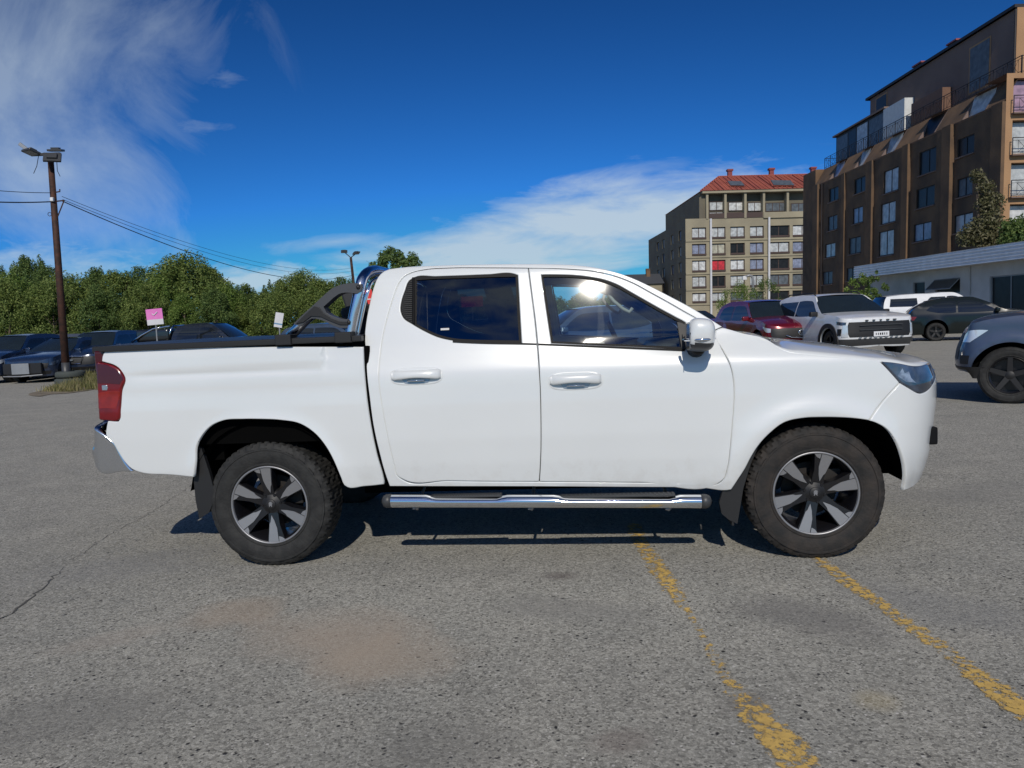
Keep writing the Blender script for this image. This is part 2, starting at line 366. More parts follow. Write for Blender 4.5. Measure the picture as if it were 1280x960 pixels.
def panel(name, sh, outline, m, parent, holes=(), off=0.0, flange=0.03, res=0.04, gap=0.0, rim=0.006, mirror=True, ang=42, rimd=0.004, raw=False, depthfn=None):
    O = outline if raw else smooth_loop(outline, ang, res * 0.6)
    if area(O) < 0: O = O[::-1]
    if gap: O = inset(O, gap)
    loops = [(O, 1)]
    for h in holes:
        H = smooth_loop(h, ang, res * 0.6)
        if area(H) < 0: H = H[::-1]
        loops.append((H, -1))
    inner = [inset(l, rim * sg) for l, sg in loops] if rim else [l for l, _ in loops]
    pts = []; edges = []
    for l in inner:
        b = len(pts); pts += [Vector(q) for q in l]; edges += [(b + i, b + (i + 1) % len(l)) for i in range(len(l))]
    xs = [q[0] for q in inner[0]]; ys = [q[1] for q in inner[0]]
    bp = [q for l in inner for q in l]
    cell = {}
    for q in bp: cell.setdefault((int(q[0] // res), int(q[1] // res)), []).append(q)
    row = 0; y = min(ys) + res * 0.37
    while y < max(ys):
        x = min(xs) + (res * 0.5 if row % 2 else 0.13 * res)
        while x < max(xs):
            if inpoly(x, y, inner[0]) and not any(inpoly(x, y, h) for h in inner[1:]):
                cx, cy = int(x // res), int(y // res); ok = True
                for i in (-1, 0, 1):
                    for j in (-1, 0, 1):
                        for q in cell.get((cx + i, cy + j), ()):
                            if (q[0] - x) ** 2 + (q[1] - y) ** 2 < (res * 0.5) ** 2: ok = False; break
                if ok: pts.append(Vector((x, y)))
            x += res
        y += res * 0.866; row += 1
    r = geometry.delaunay_2d_cdt(pts, edges, [], 0, 1e-7)
    V2, T2 = r[0], r[2]; T = []
    for t in T2:
        cx = sum(V2[i].x for i in t) / 3; cy = sum(V2[i].y for i in t) / 3
        if inpoly(cx, cy, inner[0]) and not any(inpoly(cx, cy, h) for h in inner[1:]):
            a = area([V2[i] for i in t]);
            if abs(a) < 1e-10: continue
            T.append(tuple(t) if a > 0 else tuple(reversed(t)))
    df = depthfn or (lambda p, z: 0.0)
    V = [sh.pt(v.x, v.y, off + df(v.x, v.y)) for v in V2]; idx = {}
    def nrm(p, z):
        h = .012; f = lambda a, b: sh.pt(a, b, off + df(a, b))
        n_ = (f(p + h, z) - f(p - h, z)).cross(f(p, z + h) - f(p, z - h)); return n_.normalized() if n_.length > 1e-9 else Vector((0, -1, 0))
    NR = [nrm(v.x, v.y) for v in V2]
    for i, v in enumerate(V2): idx[(round(v.x, 5), round(v.y, 5))] = i
    for (l, sg), il in zip(loops, inner):
        ia = []
        for q in il:
            k = (round(q[0], 5), round(q[1], 5))
            if k not in idx: idx[k] = len(V); V.append(sh.pt(q[0], q[1], off + df(*q))); NR.append(nrm(*q))
            ia.append(idx[k])
        n = len(l); prev = ia
        rings = []
        if rim: rings.append((rimd, l))
        if flange: rings.append((flange, l))
        for ri, (dd, lp) in enumerate(rings):
            b = len(V); V += [sh.pt(q[0], q[1], off + df(*q) - dd) for q in lp]; cur = list(range(b, b + n))
            for i, q in enumerate(lp):
                nn = nrm(*q); j = (i + 1) % n; tg = (sh.pt(*lp[j]) - sh.pt(*lp[i - 1])).normalized(); oo = tg.cross(nn) * sg
                NR.append((nn + oo * (1.0 if (rim and ri == 0) else 6.0)).normalized())
            for i in range(n):
                j = (i + 1) % n
                f = (prev[j], prev[i], cur[i], cur[j]) if sg > 0 else (prev[i], prev[j], cur[j], cur[i])
                T.append(f)
            prev = cur
    o = mesh(name, V, T, m, parent, True)
    if not rim: o.data.set_sharp_from_angle(angle=radians(50))
    else: o.data.normals_split_custom_set_from_vertices([tuple(v) for v in NR])
    if mirror:
        o2 = mesh(name, [(v[0], sh.W - v[1], v[2]) for v in V], [tuple(reversed(f)) for f in T], m, parent, True)
        if not rim: o2.data.set_sharp_from_angle(angle=radians(50))
        else: o2.data.normals_split_custom_set_from_vertices([(v[0], -v[1], v[2]) for v in NR])
    return o
def bridge(name, P, Wd, m, parent, cu=0.0, cs=0.0, nj=14, sub=True, power=2, step=0.05, thick=0):
    # surface spanning from the near-side polyline P (3D) to its mirror image
    V = []; n = len(P)
    for p in P:
        w = max(0.0, (Wd / 2 - p[1])) / (Wd / 2); k = min(1, w * 1.2)
        c_ = cu(p[0]) if callable(cu) else cu
        for j in range(nj + 1):
            t = -1 + 2 * j / nj; g = (1 - abs(t) ** power) * k
            V.append((p[0] + cs * g, Wd / 2 + t * (Wd / 2 - p[1]), p[2] + c_ * g))
    Fc = [(i * (nj + 1) + j, (i + 1) * (nj + 1) + j, (i + 1) * (nj + 1) + j + 1, i * (nj + 1) + j + 1) for i in range(n - 1) for j in range(nj)]
    o = mesh(name, V, Fc, m, parent, True)
    if thick:
        md = o.modifiers.new('thickness', 'SOLIDIFY'); md.thickness = thick; md.offset = -1
    return o
# ------------------------------------------------------------------ wheels
def tyre_mesh(mb, r, w, rim_r, n=96, lug=0.0, mi=0):
    # y from 0 (outer face) to w
    q_ = (r - rim_r) / .147
    pr = [(rim_r - .012, .022), (rim_r + .003, .008), (rim_r + .010 * q_, .001), (rim_r + .016 * q_, .001), (rim_r + .020 * q_, .005), (rim_r + .045 * q_, -.003), ((rim_r + r) / 2, -.006), (r - .052 * q_, -.003), (r - .049 * q_, -.007), (r - .040 * q_, -.006), (r - .037 * q_, .001), (r - .024, .006)]
    tr = [(r - .010, .018), (r - .002, .034), (r, .055)] + [(r, w * f) for f in (.3, .4, .5, .6, .7)] + [(r, w - .055), (r - .002, w - .034), (r - .010, w - .018)]
    pr2 = [(r - .03, w - .006), ((rim_r + r) / 2, w + .004), (rim_r, w - .01), (rim_r - .012, w - .03)]
    prof = pr + tr + pr2; a, b = len(pr) - 1, len(pr) + len(tr)
    def fn(i, k):
        if not lug or i < a - 1 or i > b: return 0
        if i <= a: return -lug * 1.3 if (k % 8) in (0, 1, 2) else 0
        row = (i - a) // 2
        return -lug if ((k + row * 2) % 4 == 0 or ((i - a) in (4, 8) and (k // 2) % 3)) else random.uniform(-.0008, .0008)
    mb.lathe(prof, n, 'y', mi, fn=fn)
def simple_wheel_meshes(r, w, rim_r):
    a = MB(); tyre_mesh(a, r, w, rim_r, 40)
    b = MB(); b.lathe([(rim_r, .02), (rim_r - .012, .012), (rim_r - .03, .03), (rim_r - .035, w * .6), (0.0, w * .6)], 32, 'y', 1)
    for k in range(5):
        an = 2 * pi * k / 5 + .3; R = Matrix.Rotation(-an, 3, 'Y')
        b.add([R @ Vector(v) for v in [(0.02, .03, -.035), (rim_r - .01, .012, -.028), (rim_r - .01, .012, .028), (.02, .03, .035), (0.02, .06, -.035), (rim_r - .01, .05, -.028), (rim_r - .01, .05, .028), (.02, .06, .035)]],
              [(0, 1, 2, 3), (0, 4, 5, 1), (3, 2, 6, 7)], 0)
    b.lathe([(.0, .018), (.045, .02), (.06, .03), (.06, .06)], 20, 'y', 0)
    return a, b
_wc = {}
def simple_wheel(parent, s, Wd, r, near, rim_mat, w=.23, inset_=.03):
    key = (round(r, 2), rim_mat.name)
    if key not in _wc:
        a, b = simple_wheel_meshes(r, w, r * .66)
        ta = mesh('tyre', a.V, a.F, M['rubber'], None, True); ta.data.set_sharp_from_angle(angle=radians(50))
        rb = mesh('rim', b.V, b.F, rim_mat, None, True, [rim_mat, M['alloyblack']], b.mi); rb.data.set_sharp_from_angle(angle=radians(40))
        _wc[key] = (ta.data, rb.data); bpy.data.objects.remove(ta); bpy.data.objects.remove(rb)
    e = bpy.data.objects.new('wheel', None); link(e, parent); e.location = (s, inset_ if near else Wd - inset_, r)
    if not near: e.rotation_euler = (0, 0, pi)
    for nm, d in zip(('tyre', 'rim'), _wc[key]): link(bpy.data.objects.new(nm, d), e)
def arch(s, r, zb, n=18, flat=1.0):
    # points of a wheel arch from rear foot to front foot, opening downwards
    out = []
    for k in range(n + 1):
        a = pi - pi * k / n; x = s + r * cos(a); z = .36 + r * sin(a) * flat
        out.append((x, max(z, zb)))
    out[0] = (s - r, zb); out[-1] = (s + r, zb)
    return out
# ------------------------------------------------------------------ the white pickup
ca, cb = gnd(341, 708.5), gnd(1022, 699.5)
PSI = -atan2(ca.y - cb.y, cb.x - ca.x)
U_ = Vector((cos(PSI), sin(PSI), 0)); N_ = Vector((-sin(PSI), cos(PSI), 0))
ORG = ca - N_ * 0.03; WB = (cb - ca).length
print('truck', ORG, 'psi', math.degrees(PSI), 'wheelbase', WB)
TW = 1.90
def arch_flare(p, z):
    d = 0
    for c in (0.0, WB):
        r = sqrt((p - c) ** 2 + (z - .37) ** 2)
        d -= .024 * exp(-((r - .475) / .075) ** 2) * (1 if z > .3 else 0)
    k = max(0.0, min(1.0, (z - 1.12) / .2)); k = k * k * (3 - 2 * k)
    if p > .4: d += .020 * (p - 1.4) ** 2 * k
    return d
cab_side = [(.38, .045), (.46, .022), (.6, .006), (.75, .0), (.95, .006), (1.08, .014), (1.13, .022), (1.17, .034), (1.24, .060), (1.30, .080), (1.36, .098), (1.50, .141), (1.60, .172), (1.70, .204), (1.745, .230), (1.785, .262), (1.81, .31), (1.9, .5)]
bed_side = [(.38, .05), (.48, .022), (.6, .004), (.8, .0), (.98, .003), (1.06, .012), (1.12, .013), (1.2, .018), (1.3, .028), (1.4, .05)]
nose_t = [(.35, .11), (.45, .07), (.55, .04), (.70, .02), (.85, .0), (.98, .0), (1.05, .03), (1.12, .07), (1.2, .13), (1.4, .3)]
tail_t = [(.3, .05), (.55, .02), (.8, .0), (1.25, .01), (1.35, .03)]
SH = Shell(TW, -.985, .085, WB + .30, .555, cab_side, nose_t, tail_t, nf=2.5, nr=2.6, extra=arch_flare)
SB = Shell(TW, -.985, .085, WB + .30, .555, bed_side, nose_t, tail_t, nf=2.5, nr=2.6, extra=arch_flare)
def world(v): return ORG + U_ * v[0] + N_ * v[1] + Vector((0, 0, v[2]))
def inv(sh, x, y, off=0.0, p0=None):
    d = ray(x, y); o = EYE - ORG
    t = -(o.dot(N_)) / d.dot(N_); q = EYE + d * t - ORG
    p, z = q.dot(U_), q.z
    if p > sh.sf: p = sh.sf + (p - sh.sf) * 1.15
    if p < sh.sr: p = sh.sr + (p - sh.sr) * 1.0
    for _ in range(25):
        a = proj(world(sh.pt(p, z, off))); ex, ey = x - a[0], y - a[1]
        if abs(ex) + abs(ey) < .02: break
        h = 1e-3; b = proj(world(sh.pt(p + h, z, off))); c = proj(world(sh.pt(p, z + h, off)))
        j = ((b[0] - a[0]) / h, (c[0] - a[0]) / h, (b[1] - a[1]) / h, (c[1] - a[1]) / h)
        D = j[0] * j[3] - j[1] * j[2]
        if abs(D) < 50: D = 50 if D >= 0 else -50
        dp = (ex * j[3] - ey * j[1]) / D; dz = (ey * j[0] - ex * j[2]) / D
        p += max(-.08, min(.08, dp)); z += max(-.06, min(.06, dz))
    return (p, z)
def PX(sh, L, off=0.0): return [inv(sh, q[0], q[1], off) if len(q) == 2 else (q[1], q[2]) for q in L]
truck = thing('pickup_truck', 'large white double cab pickup parked side on in the foreground, chrome side step', 'pickup truck', ORG, PSI)
def T(name, mb, m, **k): return mb.out(name, m, truck, **k)
white = M['white']
# side outlines
L_roof = [(480, 339.2), (500, 335), (530, 333), (560, 331.8), (600, 331.0), (640, 330.6), (690, 330.8), (720, 332), (744, 335), (772, 340.8), (790, 347.2), (814, 358.2), (837, 370), (861, 382.7), (884, 396.4), (903, 408.4)]
L_rearcab = [(487, 608), (483, 597), (474.5, 567), (466.5, 531), (461.5, 494), (458.2, 462), (456.4, 432), (455.8, 420), (457.5, 403), (462.3, 378), (467, 359), (472, 347.2)]
L_seamtop = [(875, 400.5), (856, 389.7), (837.5, 379), (814, 366), (790.6, 353.4), (767, 344.5), (743.8, 339.3), (708.6, 336.2), (660.4, 335), (610, 334.6), (562, 334.8), (531.4, 336.8), (515, 340.5), (505, 345.5), (497.9, 354.7), (490.8, 373), (483.7, 397), (476.6, 429.8), (473.7, 456), (473.6, 482), (477, 507), (484.5, 548), (492.6, 582), (496, 594.5), (503, 600)]
L_fline = [(893.8, 418), (903, 436.6), (912.5, 455), (917, 474), (918.2, 493), (917.2, 514), (915.5, 535), (913, 562), (909.5, 586), (905, 599), (899, 604)]
cab = PX(SH, L_rearcab + L_roof + [(893.8, 412.7)] + L_seamtop + [(560, 601.5), (673, 602.5), (800, 603.6), (880, 604.5), (880, 609.5), (800, 609.2), (673, 608.4), (560, 608.2)])
panel('cab_side', SH, cab, white, truck, res=.03, flange=.035, gap=.0015, ang=50, rim=.004)
# doors
rd_win = [(518, 346.4), (511, 350.8), (506, 362.8), (501.4, 377), (500.5, 389), (504, 397.5), (515, 405.2), (531.4, 414.6), (547.6, 421.7), (566, 425.8), (586, 427.6), (620, 428.4), (652.3, 429), (651, 407.5), (648.6, 365), (647.4, 343.8), (643, 342.2), (610, 342.8), (580, 344), (545, 345.2)]
fd_win = [(676.3, 343.2), (700, 343.2), (720, 344), (736, 345.8), (753, 348.9), (772, 355.7), (786, 363.5), (800, 371.5), (815, 380), (828, 387.3), (845, 396.5), (859, 405), (863, 412), (864, 437.6), (800, 434), (760, 432.4), (720, 430.6), (689, 429.2), (683, 390)]
rear_door = PX(SH, [(660.4, 335), (664, 364), (668.8, 401.4), (671.6, 429.5), (674.6, 474), (676, 521), (675.8, 570), (674, 602.5), (560, 601.5), (505, 600.2)] + L_seamtop[::-1][1:16])
front_door = PX(SH, [(660.4, 335)] + [q for q in L_seamtop[:8][::-1]] + L_fline + [(800, 603.6), (674, 602.5), (675.8, 570), (676, 521), (674.6, 474), (671.6, 429.5), (668.8, 401.4), (664, 364)])
rdw, fdw = PX(SH, rd_win), PX(SH, fd_win)
panel('door', SH, rear_door, white, truck, holes=[rdw], res=.03, gap=.0028, ang=50)
panel('door', SH, front_door, white, truck, holes=[fdw], res=.03, gap=.0028, ang=50)
# window frames and glass
rd_gl = [(520.5, 350.2), (545, 348.6), (580, 347.6), (610, 346.5), (644.5, 345.8), (645.4, 365), (647.5, 407), (648.8, 425.6), (620, 425.2), (588, 424.4), (567, 422.8), (549, 418.6), (533, 411.6), (520, 404.2)]
fd_gl = [(679, 346.3), (700, 346.2), (720, 347), (736, 348.8), (752, 351.9), (770, 358.5), (784, 366), (798, 374), (813, 382.6), (826, 390), (843, 399.4), (856, 407), (860, 413), (861, 434.3), (800, 431.4), (760, 429.8), (720, 428), (691.4, 426.6), (686, 390)]
rdg, fdg = PX(SH, rd_gl), PX(SH, fd_gl)
panel('window_frame', SH, rdw, M['trim'], truck, holes=[rdg], off=-.002, res=.03, gap=.001, rim=0, ang=50, flange=.012)
panel('window_frame', SH, fdw, M['trim'], truck, holes=[fdg], off=-.002, res=.03, gap=.001, rim=0, ang=50, flange=.012)
panel('window_glass', SH, rdg, M['glassrear'], truck, off=-.010, res=.03, rim=0, flange=0, ang=50)
panel('window_glass', SH, fdg, M['glassfront'], truck, off=-.010, res=.03, rim=0, flange=0, ang=50)
# ribbed vent in the rear door corner
vent = PX(SH, [(516.2, 348.8), (511.6, 352), (507.2, 363), (502.6, 377), (501.8, 389), (505, 396.6), (515.6, 403.6)])
mv = MB(); zs = [q[1] for q in vent]
for k in range(22):
    z = min(zs) + .006 + (max(zs) - min(zs) - .012) * k / 21
    xs = []
    for i in range(len(vent)):
        a, b = vent[i], vent[(i + 1) % len(vent)]
        if (a[1] - z) * (b[1] - z) < 0: xs.append(a[0] + (b[0] - a[0]) * (z - a[1]) / (b[1] - a[1]))
    if len(xs) >= 2:
        a, b = SH.pt(min(xs) + .003, z, .001), SH.pt(max(xs) - .003, z, .001)
        mv.tube([a, b], .0028, 6)
T('vent_ribs', mv, M['greyplastic'])
a, b = inv(SH, 516.6, 347), inv(SH, 517, 404.6)
T('window_divider', MB().tube([SH.pt(a[0] + (b[0] - a[0]) * t / 6, a[1] + (b[1] - a[1]) * t / 6, .002) for t in range(7)], .007, 8), M['trim'])
# waist strip
ws = PX(SH, [(566, 425.8), (600, 427.4), (652, 428.6), (671, 429.2), (671, 431.0), (652, 430.6), (600, 429.6), (566, 428)])
panel('waist_strip', SH, ws, M['trim'], truck, off=.004, res=.02, rim=0, flange=.008)
ws = PX(SH, [(672.8, 429.3), (760, 432.6), (856, 436.8), (856, 439.0), (760, 434.9), (672.8, 431.2)])
panel('waist_strip', SH, ws, M['trim'], truck, off=.004, res=.02, rim=0, flange=.008)
# bed side
L_bed = [(136, 433.8), (131, 438.4), (127.6, 446), (126.9, 451.6), (132, 453.2), (140.6, 455.6), (147.8, 459.8), (153, 466.4), (156.2, 475.6), (152.8, 486.5), (150.4, 512), (149, 525), (147.3, 527.2), (134.6, 526.4), (132.6, 536), (132.2, 544), (140.6, 553.5), (148, 566), (156, 578), (165, 586.6), (176, 590.8), (208, 593.4), (242, 596.4),
         (243.4, 578), (244.6, 559), (251.6, 545), (262.5, 533), (278, 525.8), (303, 523.8), (325, 523.8), (350, 525), (375, 529.7), (393.8, 542), (407.8, 559), (418, 578), (426.6, 598.4), (430, 606.5), (434, 609.2), (455, 608), (480, 605.4),
         (478.6, 598), (470.4, 569), (462.6, 531), (457.4, 494), (454.6, 462), (453.4, 433.6), (420, 433.4), (360, 433.4), (300, 433.4), (240, 433.4), (190, 433.4), (160, 433.4), (146, 433.5)]
bed = PX(SB, L_bed)
panel('bed_side', SB, bed, white, truck, res=.03, gap=.001, ang=50,
      depthfn=lambda p, z: -.010 * exp(-((z - 1.185 - .02 * (p / 2)) / .022) ** 2) * (1 / (1 + exp(-(p + .75) * 14))) * (1 / (1 + exp((p - .38) * 14))))
# fender
L_fend = [(903, 409.6), (914, 412.6), (926, 416.2), (938, 419.2), (949, 421.6), (962, 427), (971.5, 433.4), (987.5, 440), (1009, 442.4), (1046, 445.9), (1075, 448.6), (1099, 451.2), (1106, 457.5), (1114.6, 466.6), (1125, 478.4), (1112, 492), (1099, 507), (1086.5, 525.6),
          (1066, 523.0), (1046, 522.0), (1026, 521.9), (1006, 522.7), (979.5, 528.9), (963.6, 540.8), (947.6, 558.2), (939, 572), (931.7, 586), (922, 601), (914.4, 612.4), (905, 613.6), (890, 612), (881, 610.5), (881, 604.8), (899, 604.2)] + L_fline[::-1][1:] + [(894.5, 412.9)]
panel('fender', SH, PX(SH, L_fend), white, truck, res=.03, gap=.0022, ang=50)
# bumper, headlight, grille wrap round the nose
pc = SH.pf
def N(p, z): return ('n', p, z)
L_bump = [(1086.8, 526), (1099.5, 507.4), (1112.4, 492.4), (1125.6, 478.7), (1136, 484.8), (1147, 491), N(SH.sf + .52, .98), N(SH.sf + .72, .975), N(SH.sf + .76, .72), N(pc - .02, .70), N(pc - .02, .43), N(SH.sf + .52, .41), N(SH.sf + .36, .385), (1137, 611), (1129.6, 613.2), (1131.4, 604.3), (1132, 588), (1128, 570), (1120, 551), (1107, 535), (1097, 529.4)]
panel('front_bumper', SH, PX(SH, L_bump), white, truck, res=.03, gap=.002, ang=50)
L_head = [(1101, 451.6), (1112, 452.2), (1125, 454), (1138, 456.6), N(SH.sf + .47, 1.07), N(SH.sf + .60, 1.062), N(SH.sf + .66, 1.0), N(SH.sf + .55, .985), (1147, 490.4), (1136, 484), (1126, 478), (1116, 467), (1108, 458.5)]
hp = PX(SH, L_head)
panel('headlight', SH, hp, M['lens'], truck, res=.025, gap=.002, ang=50, off=.001)
g0 = SH.sf + .70
panel('grille', SH, [(g0, 1.08), (pc + .35, 1.08)] and [(g0, 1.055), (pc, 1.05), (pc, .74), (SH.sf + .78, .74), (g0 + .03, .96)], M['trim'], truck, res=.03, rim=0, off=-.012)
for zz in (.80, .87, .94, 1.01):
    T('grille_bar', MB().tube([SH.pt(g0 + .05 + (pc - g0 - .05) * i / 10, zz, .006) for i in range(11)] + [(lambda v: Vector((v.x, TW - v.y, v.z)))(SH.pt(pc - (pc - g0 - .05) * i / 10, zz, .006)) for i in range(1, 11)], .010, 8), M['chrome'], smooth=True)
for side in (0, 1):
    v = SH.pt(*inv(SH, 1163, 545), -.006); y = v.y if side == 0 else TW - v.y
    T('fog_lamp_trim', MB().box((v.x + .02, y + (.06 if not side else -.06), v.z + .0), (.05, .14, .10), bev=.015), M['trim'])
# bright reflector facets inside the lamp
panel('lamp_reflector', SH, PX(SH, [(1121, 470), (1128, 459.5), (1131, 466), (1136, 463.5), (1139, 472), (1146, 479), (1132, 477.5)]), M['lensglint'], truck, off=.002, res=.02, rim=.003, flange=.004, ang=20)
# hood, windshield, roof, cab back
hoodpx = PX(SH, [(903, 409.6), (914, 412.6), (926, 416.2), (938, 419.2), (949, 421.6), (962, 427), (971.5, 433.4), (987.5, 440), (1009, 442.4), (1046, 445.9), (1075, 448.6), (1099, 451.2), (1112, 451.8), (1125, 453.6), (1138, 456.2)]) + [(SH.sf + .47, 1.074), (SH.sf + .60, 1.068), (SH.sf + .8, 1.063), (pc, 1.06)]
hl = smooth_loop(hoodpx, 50, .03, closed=False)
print('hood z', [round(q[1], 3) for q in hoodpx])
bridge('hood', [SH.pt(p, z, -.001) for p, z in hl], TW, white, truck, cu=smtab([(2.6,-.02),(2.8,.0),(2.95,.04),(3.11,.070),(3.41,.068),(3.67,.055),(3.89,.04),(4.1,.02)]), cs=.0, nj=30, power=4.5, thick=.01)
RL = PX(SH, L_roof)
print('roof', [(round(q[0], 3), round(q[1], 3)) for q in RL])
roofp = smooth_loop(PX(SH, [(472, 347.2)] + L_roof[:8] + [(744, 335), (760, 338)]), 60, .03, closed=False)
bridge('roof', [SH.pt(p, z, -.004) for p, z in roofp], TW, white, truck, cu=.035, cs=0, nj=24, power=2.4, thick=.01)
wsp = smooth_loop(PX(SH, [(762, 338.5), (772, 341.2), (790, 347.6), (814, 358.6), (837, 370.6), (861, 383.4), (884, 397), (902, 408.6)]), 60, .03, closed=False)
bridge('windshield', [SH.pt(p, z, -.010) for p, z in wsp], TW, M['glassfront'], truck, cu=-.01, cs=.05, nj=24, power=2.2)
wa = SH.pt(*inv(SH, 905, 410), -.02)
T('cowl', MB().box((wa.x - .02, TW / 2, wa.z - .085), (.30, TW - 2 * wa.y - .1, .05), bev=.01), M['black'])
bkp = smooth_loop(PX(SH, L_rearcab[5:]), 60, .03, closed=False)
print('cabback', [(round(q[0], 3), round(q[1], 3)) for q in PX(SH, L_rearcab)])
bk = [SH.pt(p, z, -.006) for p, z in bkp]
lo_ = [v for v in bk if v.z < 1.36]; hi_ = [v for v in bk if v.z > 1.33]
bridge('cab_back', lo_, TW, white, truck, cs=-.02)
Vb = hi_
mbk = MB(); mgl = MB()
def rowpts(v, ys): return [Vector((v.x - .02 * (1 - abs(2 * y - 1) ** 2), v.y + (TW - 2 * v.y) * y, v.z)) for y in ys]
ys = [0, .06, .12, .3, .5, .7, .88, .94, 1]
for i in range(len(Vb) - 1):
    A, B = rowpts(Vb[i], ys), rowpts(Vb[i + 1], ys)
    inside_z = Vb[i].z > 1.36 and Vb[i + 1].z < 1.70
    for j in range(len(ys) - 1):
        gl = inside_z and 2 <= j < 6
        (mgl if gl else mbk).add([A[j], A[j + 1], B[j + 1], B[j]], [(0, 3, 2, 1)])
T('cab_back_frame', mbk, white, smooth=True); T('back_window', mgl, M['glassrear'], smooth=True)
# wheel housings, underbody and inner structure
for c, o in ((0.0, L_bed[22:38]), (WB, None)):
    for s_ in (0, 1):
        mb = MB(); n = 20; y0, y1 = (.035, .42) if s_ == 0 else (TW - .035, TW - .42); R0 = .53
        pts = [(c + (R0 if c else .49) * cos(pi - pi * k / n), max(.34 if c else .47, .40 + R0 * .92 * sin(pi - pi * k / n))) for k in range(n + 1)]
        def yo(x, z):
            y = max(SH.pt(x, z).y, 0) + .04; return y if s_ == 0 else TW - y
        V = [Vector((x, yo(x, z), z)) for x, z in pts] + [Vector((x, y1, z)) for x, z in pts]
        mb.add(V, [(k, k + 1, n + 2 + k, n + 1 + k) for k in range(n)] + [tuple(n + 1 + k for k in range(n + 1))])
        T('wheel_housing', mb, M['dark'])
mb = MB(); mb.box((WB / 2, TW / 2, .50), (WB - 1.06, TW - .50, .22)); mb.box((-.62, TW / 2, .74), (.62, TW - .3, .2)); mb.box((WB / 2 - .2, TW / 2, .60), (WB + .9, .9, .22))
mb.tube([(0, .3, .37), (0, TW - .3, .37)], .06); mb.tube([(WB, .3, .37), (WB, TW - .3, .37)], .05); mb.lathe([(.01, -.13), (.13, -.1), (.16, 0), (.13, .1), (.01, .13)], 16, 'y', 0, (0, TW / 2, .37))
T('chassis', mb, M['dark'])
gapx = SB.pt(*inv(SB, 455, 520)).x
T('bed_tub', MB().box(((gapx - .03 - .98) / 2 - .02, TW / 2, 1.0), (gapx - .03 + .95, TW - .14, .50)), M['dark'])
# black tube in the gap between bed and cab, standing in for shade
gp = [inv(SB, x, y) for x, y in ((455, 433), (456, 462), (459, 494), (464.5, 531), (472.4, 569), (481, 600))]
T('bed_gap_shade', MB().tube([Vector((SB.pt(p, z).x, SB.pt(p, z).y + .045, z)) for p, z in gp], .022, 8), M['dark'])
# inner door and floor mass (dark, below the windows)
T('inner_body', MB().box((SH.pt(*inv(SH, 690, 500)).x, TW / 2, .83), (2.05, TW - .16, .56)), M['dash'])
T('engine_bay', MB().box((WB - .05, TW / 2, .87), (.9, TW - .95, .3)), M['dark'])
# tail lights: the red lamp wraps the rear corner
L_tl = [(131, 454), (140, 456.8), (147, 460.8), (152.4, 467.5), (155, 475.6), (151.6, 486), (149.2, 512), (147.6, 524.6), (145.8, 526), (134.8, 525.6), (130.6, 511)]
pr = SB.sr
tl = PX(SB, L_tl[:-1]) + [('n')] * 0
tlz = [q[1] for q in tl]; zt, zb_ = max(tlz), min(tlz)
tl = tl[:-1] + [tl[-1], (pr - .105, zb_ + .03), (pr - .17, zb_ + .14), (pr - .19, (zt + zb_) / 2), (pr - .19, zt - .01), (pr - .10, zt + .01)]
o = panel('tail_light', SB, tl, M['red'], truck, res=.02, gap=.0015, off=.004, rim=.008, rimd=.006, ang=55)
sub = PX(SB, [(137.5, 488), (149.8, 488), (147.6, 506), (145.5, 512), (138, 511)]); sub += [(pr - .03, sub[-1][1]), (pr - .05, sub[0][1] - .02)]
panel('lamp_segment', SB, sub, M['redor'], truck, res=.02, off=.0055, rim=.006, ang=55, flange=.006)
sub = PX(SB, [(127.5, 481.5), (134, 481.2), (135.4, 484.5), (134.6, 488), (128, 488)])
panel('reverse_lamp', SB, sub, M['silver'], truck, res=.02, off=.0065, rim=.003, flange=.006)
sub = PX(SB, [(139, 457.8), (147.5, 463.0), (152.6, 469.5), (153.8, 476), (150.5, 481.5), (138, 480.5)]); sub += [(pr - .12, sub[-1][1]), (pr - .12, sub[0][1])]
panel('smoked_segment', SB, sub, M['reddark'], truck, res=.02, off=.0055, rim=.006, flange=.006)
# tailgate
mb = MB(); tgz = [(.60, 0), (.8, .01), (1.1, .012), (1.25, .006), (1.33, -.02)]
V = [];
for z, b in tgz:
    for j in range(13):
        y = .16 + (TW - .32) * j / 12; V.append((SB.sr - .088 - b, y, z))
mb.add(V, [(i * 13 + j, (i + 1) * 13 + j, (i + 1) * 13 + j + 1, i * 13 + j + 1) for i in range(4) for j in range(12)])
T('tailgate', mb, white, smooth=True)
T('tailgate_cap', MB().box((SB.sr - .025, TW / 2, 1.345), (.10, TW - .14, .045), bev=.015), M['black'], smooth=False)
T('tailgate_handle', MB().box((SB.sr - .105, TW / 2, 1.17), (.03, .26, .07), bev=.01), M['chrome'])
for yy in (.11, TW - .11): T('bed_corner_panel', MB().box((SB.sr - .05, yy, .72), (.06, .12, .26), bev=.02), white)
for yy in (.075, TW - .075):
    T('lamp_cap', MB().box((SB.sr - .012, yy, 1.275), (.06, .07, .13), bev=.015), M['reddark'])
